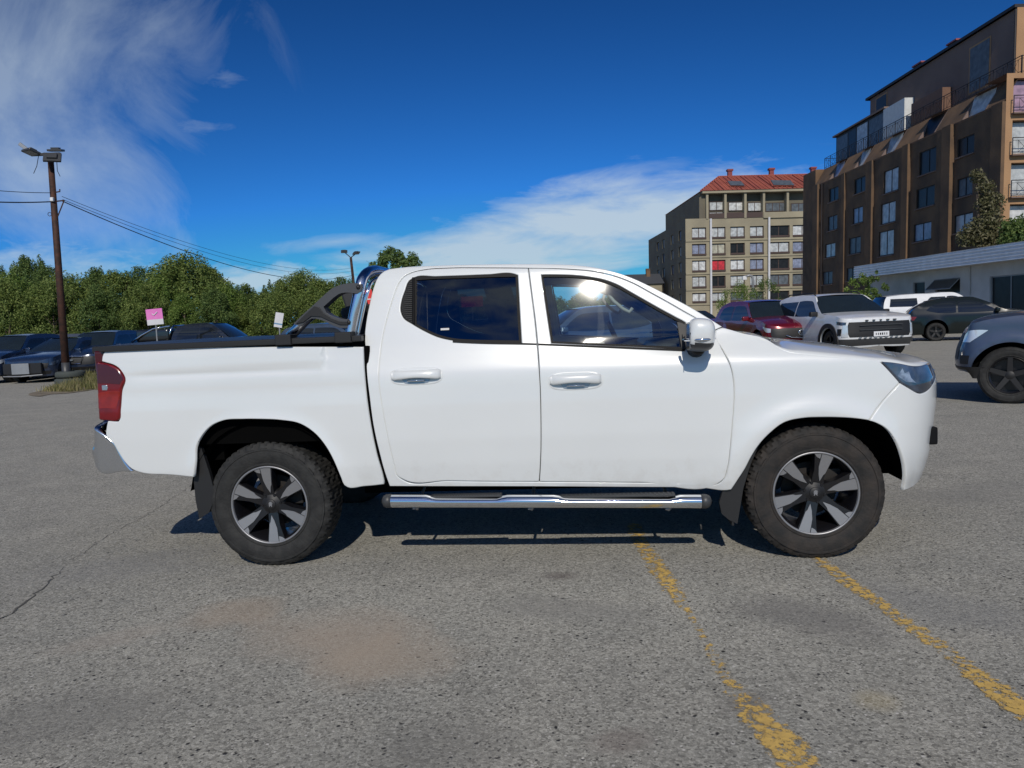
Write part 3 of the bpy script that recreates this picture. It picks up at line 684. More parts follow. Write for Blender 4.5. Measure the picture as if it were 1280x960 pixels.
# tonneau cover and bed rails
zr = SB.pt(*inv(SB, 300, 433)).z
print('rail z', zr)
x0, x1 = SB.sr + .005, gapx + .005
mb = MB()
for y in (.045, TW - .045): T('bed_rail', MB().box(((x0 + x1) / 2, y, zr + .018), (x1 - x0, .055, .034), bev=.008), M['black'])
nx, ny = 40, 20; V = []
for i in range(nx + 1):
    for j in range(ny + 1):
        x = x0 + .02 + (x1 - x0 - .02) * i / nx; y = .03 + (TW - .06) * j / ny; e = 1 - abs(2 * j / ny - 1) ** 6
        e2 = min(1, (i / nx) / .03)
        V.append((x, y, zr + .034 + .012 * e * e2 + .003 * sin(i * .9) * e))
mb = MB().add(V, [(i * (ny + 1) + j, (i + 1) * (ny + 1) + j, (i + 1) * (ny + 1) + j + 1, i * (ny + 1) + j + 1) for i in range(nx) for j in range(ny)])
T('tonneau_cover', mb, M['cover'], smooth=True)
# rear chrome bumper
RB = Shell(TW - .02, -1.01, .17, WB, .3, [(.3, .05), (.45, .03), (.6, .0), (.75, .006)], None, [(.5, .12), (.6, .06), (.66, .025), (.71, .004), (.73, .0), (.745, .004), (.80, .05)], nr=3.2)
rb = PX(RB, [(132.6, 545.8), (137, 549.4), (142, 554), (150, 568), (158, 581), (165.4, 589.2), (160, 589.8), (154, 589.4)]) + [(RB.sr - .01, .605), (RB.sr - .05, .635), (RB.sr - .10, .672), (RB.sr - .16, .705), (RB.sr - .34, .712), (RB.pr, .712), (RB.pr, .79)]
panel('rear_bumper', RB, rb, M['chrome'], truck, res=.016, rim=.006, flange=.05, ang=55)
T('bumper_step_pad', MB().box((RB.sr - .06, TW / 2, .775), (.12, TW - .50, .02), bev=.006), M['greyplastic'])
# door handles
def handle(L, Lh):
    P = PX(SH, L); c = (sum(q[0] for q in P) / len(P), sum(q[1] for q in P) / len(P))
    w = max(q[0] for q in P) - min(q[0] for q in P); h = max(q[1] for q in P) - min(q[1] for q in P)
    for side in (0, 1):
        def Y(v): return v if side == 0 else Vector((v.x, TW - v.y, v.z))
        # recess cup
        mb = MB(); n = 28; R_ = [(1.0, .0005), (.96, .0035), (.80, -.0005)]; V = []
        def ell(k, f):
            a = 2 * pi * k / n; ca_, sa = cos(a), sin(a)
            return c[0] + w / 2 * f * (abs(ca_) ** .45) * (1 if ca_ > 0 else -1), c[1] - .002 + h / 2 * f * (abs(sa) ** .8) * (1 if sa > 0 else -1)
        for f, d in R_:
            V += [Y(SH.pt(*ell(k, f), d)) for k in range(n)]
        V.append(Y(SH.pt(c[0], c[1], -.001)))
        Fc = [(r * n + k, (r + 1) * n + k, (r + 1) * n + (k + 1) % n, r * n + (k + 1) % n) for r in range(2) for k in range(n)] + [(2 * n + k, 3 * n, 2 * n + (k + 1) % n) for k in range(n)]
        hc = mesh('door_handle', mb.add(V, Fc).V, mb.F, white, truck, True)
        # grip bar
        gx0, gx1 = c[0] - w * .47, c[0] + w * .47; m2 = MB(); V = []; ns = 16
        for i in range(ns + 1):
            t = i / ns; x = gx0 + (gx1 - gx0) * t; lift = .010 + .026 * (1 - abs(2 * t - 1) ** 3.2); th = .022 + .008 * (abs(2 * t - 1) ** 2)
            if i in (0, ns): th *= .75
            zc = c[1] + .008 + .004 * (1 - abs(2 * t - 1))
            for k in range(12):
                a = 2 * pi * k / 12; V.append(Y(SH.pt(x, zc + th * sin(a) * 1.0, lift + .009 * cos(a))))
        m2.add(V, [(i * 12 + k, i * 12 + (k + 1) % 12, (i + 1) * 12 + (k + 1) % 12, (i + 1) * 12 + k) for i in range(ns) for k in range(12)] + [tuple(range(12)), tuple(ns * 12 + k for k in range(12))])
        mesh('handle_grip', m2.V, m2.F, white, hc, True)
        m3 = MB(); m3.tube([Y(SH.pt(c[0] - w * .16, c[1] - h * .26, .022)), Y(SH.pt(c[0] + w * .16, c[1] - h * .26, .022))], .005, 8)
        mesh('handle_strip', m3.V, m3.F, M['chrome'], hc, True)
        m4 = MB(); V = [Y(SH.pt(c[0] + w * a, c[1] + h * b, .0042)) for a, b in ((-.30, -.06), (.30, -.06), (.22, -.40), (0, -.47), (-.22, -.40))]
        m4.add(V, [(0, 4, 3, 2, 1)]); mesh('handle_recess_shade', m4.V, m4.F, M['silver'], hc)  # grey sheet in the white cup, shade of its bottom put into colour
handle([(490.4, 459.6), (555.8, 460.6), (541.6, 479.5), (494.8, 479.5)], None)
handle([(688, 465), (756.6, 467.5), (741.4, 486), (692, 484)], None)
# mirrors
for side in (0, 1):
    c0 = SH.pt(*inv(SH, 868, 424))
    yc = c0.y - .17
    k = 1.0
    cz = 1.418 - (418.5 - 390) / 960 * (world((c0.x, yc, 0)).y)
    # find centre so that it projects near (874, 419)
    best = None
    for i in range(60):
        x = c0.x - .25 + i * .01; q = proj(world((x, yc, cz)))
        if best is None or abs(q[0] - 874.5) < abs(best[0]): best = (q[0] - 874.5, x)
    cx = best[1]
    for i in range(40):
        q = proj(world((cx, yc, cz))); cz += (q[1] - 418.8) / 230
    bm = bmesh.new(); bmesh.ops.create_cube(bm, size=2); bmesh.ops.subdivide_edges(bm, edges=bm.edges[:], cuts=9, use_grid_fill=True)
    V = []
    for v in bm.verts:
        x, y, z = v.co; r = (abs(x) ** 3.2 + abs(y) ** 3.2 + abs(z) ** 3.2) ** (1 / 3.2); x, y, z = x / r, y / r, z / r
        sx = .080 * (1 - .10 * z); X = x * sx + (.012 * z if True else 0); Y = y * .125; Z = z * .088 - .010 * x + (-.012 * y)
        if X < -.060: X = -.060
        v.co = Vector((cx + X, (yc + Y) if side == 0 else TW - (yc + Y), cz + Z))
    if side: bmesh.ops.reverse_faces(bm, faces=bm.faces[:])
    me = bpy.data.meshes.new('mirror'); mats_ = [white, M['greyplastic'], M['black']]
    for m_ in mats_: me.materials.append(m_)
    for f in bm.faces:
        c = f.calc_center_median(); f.smooth = True
        f.material_index = 2 if c.x < cx - .059 else (1 if c.z < cz - .042 - (c.x - cx) * .05 else 0)
    bm.to_mesh(me); bm.free(); mo = link(bpy.data.objects.new('mirror', me), truck)
    def Y2(y): return y if side == 0 else TW - y
    # indicator strip
    mb = MB(); P = [Vector((cx + .0 + .082 * cos(a), Y2(yc - .126 * sin(a) * 1.0), cz - .022)) for a in [pi * .97 - pi * .97 * i / 14 for i in range(15)]]
    mb.tube(P, .0085, 8); ob = mb.out('indicator', M['chrome'], None, True); ob.parent = mo
    mb = MB(); mb.tube([(cx + .01, Y2(yc + .06), cz - .065), (cx + .0, Y2(SH.pt(cx, cz - .1).y + .01), cz - .085)], [.040, .050], 12); ob = mb.out('mirror_arm', M['black'], None, True); ob.parent = mo
    mb = MB(); mb.box((cx - .0605, Y2(yc), cz), (.004, .19, .13), bev=.0018); ob = mb.out('mirror_glass', M['chrome'], None); ob.parent = mo
# sail triangle at the front of the window
sail = PX(SH, [(846, 402), (859, 408), (862, 414), (863, 436.6), (852, 436.3)])
panel('window_sail', SH, sail, M['black'], truck, off=.003, res=.02, rim=.003, flange=.01)
# running board
def on_plane(x, y, w):
    d = ray(x, y); o = EYE - ORG; t = (w - o.dot(N_)) / d.dot(N_); q = EYE + d * t - ORG; return Vector((q.dot(U_), w, q.z))
for side in (0, 1):
    a, b = on_plane(490, 626, -.035), on_plane(876, 626.6, -.035)
    if side: a.y = b.y = TW + .035
    mb = MB(); R_ = .038; n = 16; V = []
    N1 = 60
    for i in range(N1 + 1):
        t = i / N1; p = a.lerp(b, t); u = t
        flat = 0
        for (f0, f1) in ((.12, .375), (.545, .93)):
            e = min((u - f0) / .025, (f1 - u) / .025); flat = max(flat, max(0, min(1, e)))
        for k in range(n):
            an = 2 * pi * k / n; z = sin(an) * R_; 
            if z > 0: z *= 1 - .38 * flat
            V.append((p.x, p.y + cos(an) * R_ * 1.15, p.z + z))
    mb.add(V, [(i * n + k, i * n + (k + 1) % n, (i + 1) * n + (k + 1) % n, (i + 1) * n + k) for i in range(N1) for k in range(n)])
    sb = mb.out('side_step', M['chrome'], truck, True)
    for e, d in ((a, -1), (b, 1)):
        m2 = MB(); m2.tube([e + Vector((0, 0, 0)), e + Vector((d * .03, 0, 0)), e + Vector((d * .048, 0, 0)), e + Vector((d * .058, 0, 0))], [.0405, .040, .032, .014], 16)
        m2.out('end_cap', M['greyplastic'], sb, True)
    for (f0, f1) in ((.13, .365), (.555, .92)):
        p, q = a.lerp(b, f0), a.lerp(b, f1)
        m2 = MB(); m2.box(((p.x + q.x) / 2, p.y + (.012 if not side else -.012), p.z + .0235), (q.x - p.x, .062, .012), bev=.005)
        for i in range(26): m2.box((p.x + (q.x - p.x) * (i + .5) / 26, p.y + (.012 if not side else -.012), p.z + .0305), ((q.x - p.x) / 60, .05, .004))
        m2.out('step_pad', M['greyplastic'], sb)
    for f in (.08, .46, .90):
        p = a.lerp(b, f); m2 = MB(); s_ = 1 if not side else -1
        m2.tube([p + Vector((0, -.0, -.034)), p + Vector((0, .02 * s_, -.052)), p + Vector((.0, .30 * s_, .04))], .010, 8)
        m2.tube([p + Vector((.012, 0, -.04)), p + Vector((-.02, 0, -.045))], .006, 6)
        m2.out('step_bracket', M['galv'], sb)
# mud flaps
fl = [(948.5, 556), (941, 566), (932, 584), (922, 600), (903, 614), (899, 628), (902, 642), (911, 649.5), (921.5, 654.5), (924, 640), (929, 610), (938, 580)]
P = [on_plane(x, y, .04) for x, y in fl]
mb = MB().prism([(q.x, q.z) for q in P], .035, .06)
T('mud_flap', mb, M['black'])
x_ = WB - .46
T('mud_flap', MB().box((x_ + .0, .16, .36), (.015, .24, .32), bev=.006), M['black']); T('mud_flap', MB().box((x_, TW - .16, .36), (.015, .24, .32), bev=.006), M['black'])
fr = [(243.6, 556), (242.4, 575), (242.6, 600), (245, 625), (249.5, 648), (262, 640), (270, 620), (262, 590), (252, 560)]
P = [on_plane(x, y, .05) for x, y in fr]
T('mud_flap', MB().prism([(q.x, q.z) for q in P], .045, .075), M['black'])

# wheels
def hero_wheel(c, near, phase, rub, r=.383, rim_r=.236):
    e = bpy.data.objects.new('wheel', None); link(e, truck)
    e.location = (c, .035 if near else TW - .035, r - .008)
    if not near: e.rotation_euler = (0, 0, pi)
    mb = MB(); tyre_mesh(mb, r, .265, rim_r, 208, .009); mb.V = [Vector((v.x, v.y, max(v.z, -r + .008))) for v in mb.V]
    ty = mb.out('tyre', rub, e, True); ty.data.set_sharp_from_angle(angle=radians(28))
    mb = MB(); mb.lathe([(rim_r - .004, .012), (rim_r - .012, .022), (rim_r - .022, .05), (rim_r - .04, .16), (rim_r - .035, .24)], 64)
    mb.out('rim_barrel', M['alloyblack'], e, True)
    mb = MB(); mb.lathe([(rim_r + .003, .013), (rim_r + .002, .005), (rim_r - .004, .003), (rim_r - .009, .007), (rim_r - .010, .02)], 96)
    mb.out('rim_lip', M['alloy'], e, True)
    mb = MB(); mb.lathe([(.0, .150), (.155, .150), (.155, .165)], 40); mb.lathe([(.0, .09), (.07, .09), (.09, .15)], 32)
    mb.box((.12, .145, .05), (.10, .06, .14), bev=.01); mb.out('brake_disc', M['steel'], e)
    mb = MB(); mb.lathe([(.0, .030), (.034, .030), (.037, .034), (.060, .040), (.075, .048), (.085, .075), (.085, .11)], 48)
    mb.out('hub', M['black'], e, True)
    for k in range(6):
        an = radians(phase + 60 * k); R = Matrix.Rotation(-an, 3, 'Y')
        def tf(L): return [R @ Vector(v) for v in L]
        # black spoke body, then the machined face
        ri, ro = .050, rim_r - .004
        body = MB(); 
        body.add(tf([(ri, .040, -.030), (.13, .028, -.036), (ro, .014, -.062), (ro, .014, .052), (.13, .028, .030), (ri, .040, .030),
                     (ri, .085, -.034), (.13, .080, -.042), (ro, .060, -.064), (ro, .060, .056), (.13, .080, .036), (ri, .085, .034)]),
                 [(0, 1, 4, 5), (1, 2, 3, 4), (1, 0, 6, 7), (2, 1, 7, 8), (4, 3, 9, 10), (5, 4, 10, 11)])
        sp = body.out('spoke', M['alloyblack'], e)
        fc = MB(); pf = [(.068, -.012), (.105, -.022), (.118, -.031), (ro, -.054), (ro + .001, .011), (.150, .012), (.105, .002)]
        V = tf([(x, .0395 - .0255 * (x - ri) / (ro - ri) - .005, z) for x, z in pf]) + tf([(x, .046 - .0255 * (x - ri) / (ro - ri), z) for x, z in pf])
        n = len(pf); fc.add(V, [tuple(range(n))] + [(i, n + i, n + (i + 1) % n, (i + 1) % n) for i in range(n)])
        fc.out('machined_face', M['alloy'], sp)
        f2 = MB(); pf = [(ro - .035, .016), (ro, .015), (ro + .001, .050), (ro - .012, .052), (ro - .028, .036)]
        f2.add(tf([(x, .0385 - .0255 * (x - ri) / (ro - ri) - .004, z) for x, z in pf]), [tuple(range(5))]); f2.out('machined_tip', M['alloy'], sp)
        an2 = an + radians(28)
        lg = MB(); lg.lathe([(.0, .020), (.008, .020), (.010, .024), (.010, .05)], 6, c=(.056 * cos(an2), 0.014, .056 * sin(an2))); lg.out('lug_nut', M['alloyblack'], e)
    mb = MB(); mb.lathe([(.0, .0235), (.028, .0235), (.032, .027), (.033, .034)], 32); cap = mb.out('centre_cap', M['black'], e, True)
    lion = [(-.004, .014), (.002, .018), (.007, .014), (.012, .016), (.010, .010), (.016, .007), (.010, .003), (.013, -.003), (.009, -.006), (.012, -.013), (.007, -.016), (.004, -.009), (-.001, -.007), (-.005, -.015), (-.010, -.017), (-.007, -.009), (-.011, -.003), (-.006, .001), (-.013, .005), (-.008, .008), (-.009, .013)]
    s_ = 1 if near else -1
    MB().prism([(x * s_ * .95, z * .95) for x, z in lion], .0205, .0238).out('lion_emblem', M['alloy'], cap)
hero_wheel(0.0, True, 98, M['rubber']); hero_wheel(WB, True, 78, M['rubberd']); hero_wheel(0.0, False, 20, M['rubber']); hero_wheel(WB, False, 50, M['rubber'])
# sports bar
def near_hoop(w0):
    pts = []
    for x, y in ((437.5, 421), (441, 402), (446, 380), (450.5, 360), (453.5, 349), (458, 342), (464, 338.0), (471, 336.6)):
        pts.append(on_plane(x, y, w0))
    return pts
hp_ = near_hoop(.16); top = hp_[-1]
q = hp_[:-1]
def arc(P, n=5):
    out = []
    for i in range(len(P) - 1):
        for k in range(n):
            t = k / n; a = P[max(i - 1, 0)]; b = P[i]; c = P[i + 1]; d = P[min(i + 2, len(P) - 1)]
            out.append(0.5 * ((2 * b) + (c - a) * t + (2 * a - 5 * b + 4 * c - d) * t * t + (3 * b - a - 3 * c + d) * t ** 3))
    return out + [P[-1]]
xt = hp_[4].x + .02
lx = [hp_[0], hp_[2], hp_[3]]
leg = [on_plane(437.5, 423, .13), on_plane(441.5, 402, .135), on_plane(446, 380, .14), on_plane(450.2, 360, .155), on_plane(453.5, 348.5, .19), on_plane(460, 341, .27), on_plane(469, 338.5, .40)]
zt_ = leg[-1].z
full = arc(leg); mir = [Vector((v.x, TW - v.y, v.z)) for v in reversed(full)]
mb = MB(); mb.tube(full + mir, .034, 16); sb1 = T('sports_bar', mb, M['bluechrome'], smooth=True)
full2 = [v + Vector((.046, 0, -.045 * max(0, 1 - (zt_ - v.z) / .2))) for v in full]; mir2 = [Vector((v.x, TW - v.y, v.z)) for v in reversed(full2)]
MB().tube(full2 + mir2, .011, 10).out('front_tube', M['chrome'], sb1, True)
for yv in (.14, TW - .14):
    a = on_plane(362, 421, .14); b = on_plane(396, 386, .14); a.y = b.y = yv
    MB().tube([a, a.lerp(b, .5), b], .030, 14).out('rear_strut', M['bluechrome'], sb1, True)
    # sail: two black plastic arms around an opening
    outer = [(367, 405), (378, 394), (393, 380.5), (408, 366.5), (416, 360), (423, 357), (432, 354.6), (452, 355), (452.8, 360), (451.5, 364.6), (446, 367)]
    inner = [(438, 366), (427, 366.4), (423, 368), (412, 377), (404.6, 383.6), (408.5, 391), (418, 396), (428.6, 399), (441.5, 399.2)]
    low = [(442.5, 404), (441.8, 409.5), (434, 410), (424, 409.6), (412, 404.5), (400, 399.5), (390, 398.2), (384, 401.5), (377, 408)]
    poly = [on_plane(x, y, .11) for x, y in outer + inner + low]
    P2 = smooth_loop([(v.x, v.z) for v in poly], 55, .03); ya, yb = (.105, .195) if yv < 1 else (TW - .195, TW - .105)
    o = MB().prism(P2, ya, yb).out('sail_panel', M['sail'], sb1, bevel=.016)
    # raised dark insert
    ins = [on_plane(x, y, .10) for x, y in [(370, 404.5), (380, 394.5), (393, 382.5), (399, 384.5), (404, 391), (414, 397.5), (426, 402), (438, 402.2), (438, 406), (425, 406), (412, 401), (401, 396), (389, 395.3), (379, 403)]]
    ya2 = (.098, .11) if yv < 1 else (TW - .11, TW - .098)
    MB().prism([(v.x, v.z) for v in ins], *ya2).out('sail_insert', M['black'], sb1, bevel=.003)
    for x, y in ((447.5, 358.8), (436, 403)):
        v = on_plane(x, y, .10); MB().lathe([(0, -.006), (.008, -.006), (.012, 0), (.014, .006)], 14, c=(v.x, v.y if yv < 1 else TW - v.y, v.z)).out('bolt', M['black'], sb1, True)
for x0_, x1_ in ((346, 366), (420.5, 441)):
    a = on_plane(x0_, 430, .03); b = on_plane(x1_, 430, .03)
    for yv in (.05, TW - .05):
        MB().box(((a.x + b.x) / 2, yv, zr + .028), (b.x - a.x, .10, .062), bev=.008).out('rail_clamp', M['black'], sb1)
# ------------------------------------------------------------------ cabin
def seat(x, y, w, label=None):
    mb = MB(); mb.box((x, y, 1.02), (.50, w, .16), bev=.05)
    R = Matrix.Rotation(radians(-14), 3, 'Y'); mb.box((x - .28, y, 1.28), (.14, w * .94, .56), R, bev=.05)
    o = mb.out('seat', M['seat'], truck, auto=True)
    ys_ = [y] if w < .7 else [y - .42, y + .42]
    for yy in ys_: MB().box((x - .37, yy, 1.60), (.09, .25, .17), R, bev=.035).out('headrest', M['seat'], o, auto=True)
xs1 = on_plane(655, 430, .4).x
seat(xs1 + .18, .56, .5); seat(xs1 + .18, TW - .56, .5); seat(xs1 - .72, TW / 2, 1.35)
xd = on_plane(850, 430, .5).x
mb = MB(); mb.box((xd + .02, TW / 2, 1.13), (.42, TW - .32, .22), bev=.06); T('dashboard', mb, M['dash'], auto=True)
mb = MB(); R = Matrix.Rotation(radians(-22), 3, 'Y'); V = []
for k in range(32):
    a = 2 * pi * k / 32
    for j in range(8):
        b = 2 * pi * j / 8; rr = .185 + .014 * cos(b); V.append(R @ Vector((.014 * sin(b), rr * cos(a), rr * sin(a))) + Vector((xd - .34, TW - .56, 1.20)))
mb.add(V, [(k * 8 + j, k * 8 + (j + 1) % 8, ((k + 1) % 32) * 8 + (j + 1) % 8, ((k + 1) % 32) * 8 + j) for k in range(32) for j in range(8)])
mb.box((xd - .33, TW - .56, 1.20), (.05, .13, .12), R, bev=.02); mb.tube([(xd - .33, TW - .56, 1.2), (xd - .05, TW - .56, 1.1)], .03)
T('steering_wheel', mb, M['dash'], smooth=True)
# light interior pillar trims and grab handles
for s_ in (0, 1):
    def Y3(v): return v if s_ == 0 else Vector((v.x, TW - v.y, v.z))
    P = [Y3(SH.pt(*inv(SH, x, y), -.085)) for x, y in ((745, 346), (775, 356), (805, 374), (835, 391), (855, 404))]
    T('pillar_trim', MB().tube(P, [.03, .032, .032, .03, .03], 10), M['beige'], smooth=True)
    P = [Y3(SH.pt(*inv(SH, x, y), -.11)) for x, y in ((764, 360), (762, 368), (768, 376), (780, 386), (788, 390), (792, 385))]
    T('grab_handle', MB().tube(P, .011, 10), M['beige'], smooth=True)
    b0, b1 = inv(SH, 662, 342), inv(SH, 671, 428)
    T('pillar_trim', MB().tube([Y3(SH.pt(*b0, -.07)), Y3(SH.pt(*b1, -.07))], .045, 10), M['dash'], smooth=True)
a = SH.pt(*inv(SH, 520, 345), -.03); b = SH.pt(*inv(SH, 740, 342), -.03)
T('headliner', MB().box(((a.x + b.x) / 2, TW / 2, min(a.z, b.z) + .015), (b.x - a.x, TW - 2 * a.y - .02, .02)), M['beige'])
T('rear_view_mirror', MB().box((xd - .25, TW / 2, 1.60), (.03, .22, .06), bev=.012), M['black'])
# small stickers on the glass
v = inv(SH, 556, 411.5); s_ = SH.pt(*v, .0)
T('window_marking', MB().box((s_.x, s_.y + .004, s_.z), (.05, .003, .012), Matrix.Rotation(radians(-16), 3, 'X')), M['galv'])
# ------------------------------------------------------------------ background cars
def build_car(name, label, cat, sp, paint, group=None, glassm=None):
    """one car: body, glazing, lamps, wheels as separate parts; nose towards +x, near side y=0"""
    root = thing(name, label, cat, (0, 0, 0), 0, group)
    Wd = sp.get('W', 1.85); wb = sp['wb']; r = sp.get('r', .34); zb = sp.get('zb', .30); H = sp['H']; zb2 = sp.get('belt', 1.0)
    side = sp.get('side') or [(zb, .05), (zb + .12, .015), (.62, .0), (.82, .01), (zb2 - .06, .03), (zb2 + .02, .06), (zb2 + .25, .13), (H - .12, .23), (H - .03, .29), (H + .05, .36)]
    tail = sp.get('tail') or [(zb, .10), (.45, .03), (.6, .0), (.9, .02), (zb2, .06), (H, .3)]
    nose = sp.get('nose') or [(zb, .12), (.4, .04), (.55, .0), (.75, .03), (1.1, .16)]
    def ex(p, z):
        d = 0
        for c in (0.0, wb):
            q = sqrt((p - c) ** 2 + (z - r) ** 2); d -= .02 * exp(-((q - r - .10) / .07) ** 2)
        return d
    sh = Shell(Wd, sp['sr'], sp.get('ra', .22), sp['sf'], sp.get('fa', .42), side, nose, tail, nf=sp.get('nf', 2.8), nr=3.2, extra=ex)
    pr, pf = sh.pr, sh.pf
    up = [(pr if p == 'R' else pf if p == 'F' else p, z, t) for p, z, t in sp['up']]       # rear centre -> front centre
    bot = [(pf - .01, zb), (sh.sf + .25, zb - .02)] + arch(wb, r + sp.get('gap', .07), zb)[::-1] + arch(0, r + sp.get('gap', .07), zb)[::-1] + [(sh.sr - .2, zb), (pr + .01, zb)]
    loop = [(p, z) for p, z, t in up] + bot
    res = sp.get('res', .09)
    panel('body', sh, loop, paint, root, res=res, ang=35, rim=0, flange=.04)
    def seg(tag_, step=.08):
        idx = [i for i, u in enumerate(up) if u[2] == tag_]
        if not idx: return None
        P = [up[i][:2] for i in idx]
        if idx[-1] + 1 < len(up): P.append(up[idx[-1] + 1][:2])
        return [sh.pt(p, z) for p, z in smooth_loop(P, 60, step, closed=False)]
    for tg, nm, m_, cu, cs in (('hood', 'hood', paint, sp.get('hcu', .05), 0), ('windshield', 'windshield', M['cargl2'], .0, .10), ('roof', 'roof', paint, .04, 0),
                               ('rear_window', 'rear_window', M['cargl'], 0, -.06), ('ledge', 'tailgate', paint, .0, 0), ('deck', 'bed_cover', M['cover'], .03, 0), ('boot', 'boot_lid', paint, .03, 0), ('cabback', 'rear_window', M['cargl'], 0, -.03)):
        P = seg(tg)
        if P: bridge(nm, P[::-1], Wd, m_, root, cu=cu, cs=cs, nj=12, power=2.6)
    for w in sp.get('windows', []):
        panel('side_window', sh, w, M['cargl'], root, res=.08, ang=35, rim=0, flange=.006, off=.005)
    for (nm, poly, mk, off) in sp.get('bits', []):
        P = [(pf if p == 'F' else pr if p == 'R' else (sh.sf + p[1] if isinstance(p, tuple) and p[0] == 'f' else sh.sr - p[1] if isinstance(p, tuple) else p), z) for p, z in poly]
        panel(nm, sh, P, M[mk] if isinstance(mk, str) else mk, root, res=.06, ang=35, rim=0, flange=.02, off=off)
    for nm, c, d, mk in sp.get('boxes', []):
        MB().box(c, d, bev=min(d) * .25).out(nm, M[mk] if isinstance(mk, str) else mk, root)
    for y in (-.06, Wd + .06):
        mx_, mz = sp.get('mir', (wb - .75, zb2 + .05))
        MB().box((mx_, y + (.02 if y < 0 else -.02), mz), (.13, .20, .14), bev=.04).out('mirror', paint if not sp.get('mirblack') else M['black'], root, True)
    MB().box((wb / 2, Wd / 2, zb + .12), (wb + 1.0, Wd - .5, .2)).box((wb * .5, Wd / 2, .62), (wb - .85, Wd - .12, .5)).out('underbody', M['dark'], root)
    for c in (0, wb):
        MB().box((c, Wd / 2, .62), (r * 2 + .1, Wd - .62, .55)).out('wheel_housing', M['dark'], root)
        for nr_ in (True, False): simple_wheel(root, c, Wd, r, nr_, sp.get('rim', M['alloy']))
    if sp.get('rails'):
        x0, x1 = sp['rails']
        for y in (.33, Wd - .33):
            MB().tube([(x0, y, H - .02), (x0 + .12, y, H + .045), (x1 - .15, y, H + .045), (x1, y, H - .02)], .018, 8).out('roof_rail', M[sp.get('railm', 'black')], root, True)
    return root
def fp(x): return ('f', x)
def rp(x): return ('r', x)
# compact SUV
suv_up = [('R', .98, 'ledge'), (-.80, 1.02, 'rear_window'), (-.70, 1.25, 'rear_window'), (-.52, 1.52, 'roof'), (-.2, 1.62, 'roof'), (.5, 1.67, 'roof'), (1.1, 1.66, 'roof'), (1.45, 1.61, 'windshield'), (1.75, 1.44, 'windshield'), (2.22, 1.12, 'hood'), (2.6, 1.07, 'hood'), (3.0, 1.0, 'hood'), (3.3, .92, 'hood'), (3.5, .88, 'hood'), ('F', .84, 'x')]
suv_win = [[(-.45, 1.16), (-.20, 1.10), (.62, 1.06), (.62, 1.50), (.1, 1.51), (-.25, 1.45)], [(.68, 1.06), (1.2, 1.05), (1.98, 1.08), (1.72, 1.32), (1.42, 1.49), (1.2, 1.51), (.68, 1.51)]]
suv_bits = [('grille', [(fp(.28), .80), ('F', .80), ('F', .52), (fp(.34), .52), (fp(.26), .62)], 'black', .006),
            ('headlight', [(fp(-.12), .86), (fp(.26), .80), (fp(.26), .69), (fp(.05), .72)], 'lensbright', .004),
            ('lower_intake', [(fp(.2), .44), ('F', .44), ('F', .33), (fp(.24), .33)], 'black', .005),
            ('tail_light', [(rp(-.12), .92), (rp(.18), .94), (rp(.18), .80), (rp(-.05), .80)], 'red', .004)]
SUV = dict(wb=2.70, sr=-.72, sf=3.18, H=1.68, belt=1.06, up=suv_up, windows=suv_win, bits=suv_bits, r=.36)
RED = dict(SUV); RED['bits'] = suv_bits + [('badge_ring', [('F', .70), (fp(.44), .69), (fp(.46), .62), ('F', .60)], 'chrome', .0)][:0]
# boxy large SUV (white)
jx_up = [('R', 1.06, 'ledge'), (-.82, 1.10, 'rear_window'), (-.78, 1.4, 'rear_window'), (-.70, 1.64, 'roof'), (-.4, 1.71, 'roof'), (.6, 1.745, 'roof'), (1.2, 1.73, 'roof'), (1.5, 1.69, 'windshield'), (1.8, 1.50, 'windshield'), (2.28, 1.20, 'hood'), (2.7, 1.16, 'hood'), (3.1, 1.12, 'hood'), (3.38, 1.07, 'hood'), (3.55, 1.05, 'hood'), ('F', 1.02, 'x')]
jx_win = [[(-.62, 1.20), (.62, 1.14), (.62, 1.57), (-.55, 1.55)], [(.68, 1.14), (1.2, 1.13), (2.02, 1.16), (1.78, 1.38), (1.5, 1.56), (1.3, 1.58), (.68, 1.57)]]
jx_bits = [('grille', [(fp(.40), .95), ('F', .95), ('F', .55), (fp(.42), .55), (fp(.36), .75)], 'black', .006),
           ('headlight', [(fp(-.02), .98), (fp(.34), .95), (fp(.32), .86), (fp(.03), .90)], 'lens', .004),
           ('light_bar', [(fp(.25), .875), (fp(.37), .875), (fp(.38), .56), (fp(.22), .56)], 'lensbright', .008),
           ('fog_surround', [(fp(.06), .78), (fp(.22), .78), (fp(.2), .60), (fp(.08), .60)], 'black', .007),
           ('skid_plate', [(fp(.02), .50), ('F', .50), ('F', .33), (fp(.02), .30)], 'greyplastic', .006),
           ('tail_light', [(rp(-.12), 1.0), (rp(.18), 1.0), (rp(.18), .80), (rp(-.05), .80)], 'red', .004)]
JX = dict(wb=2.78, sr=-.76, sf=3.20, fa=.40, H=1.75, W=1.92, belt=1.14, up=jx_up, windows=jx_win, bits=jx_bits, r=.37, rails=(-.4, 1.4), mirblack=True, nf=3.4, hcu=.03, rim=M['black'],
          nose=[(.3, .10), (.45, .02), (.6, .0), (1.0, .02), (1.1, .05)])
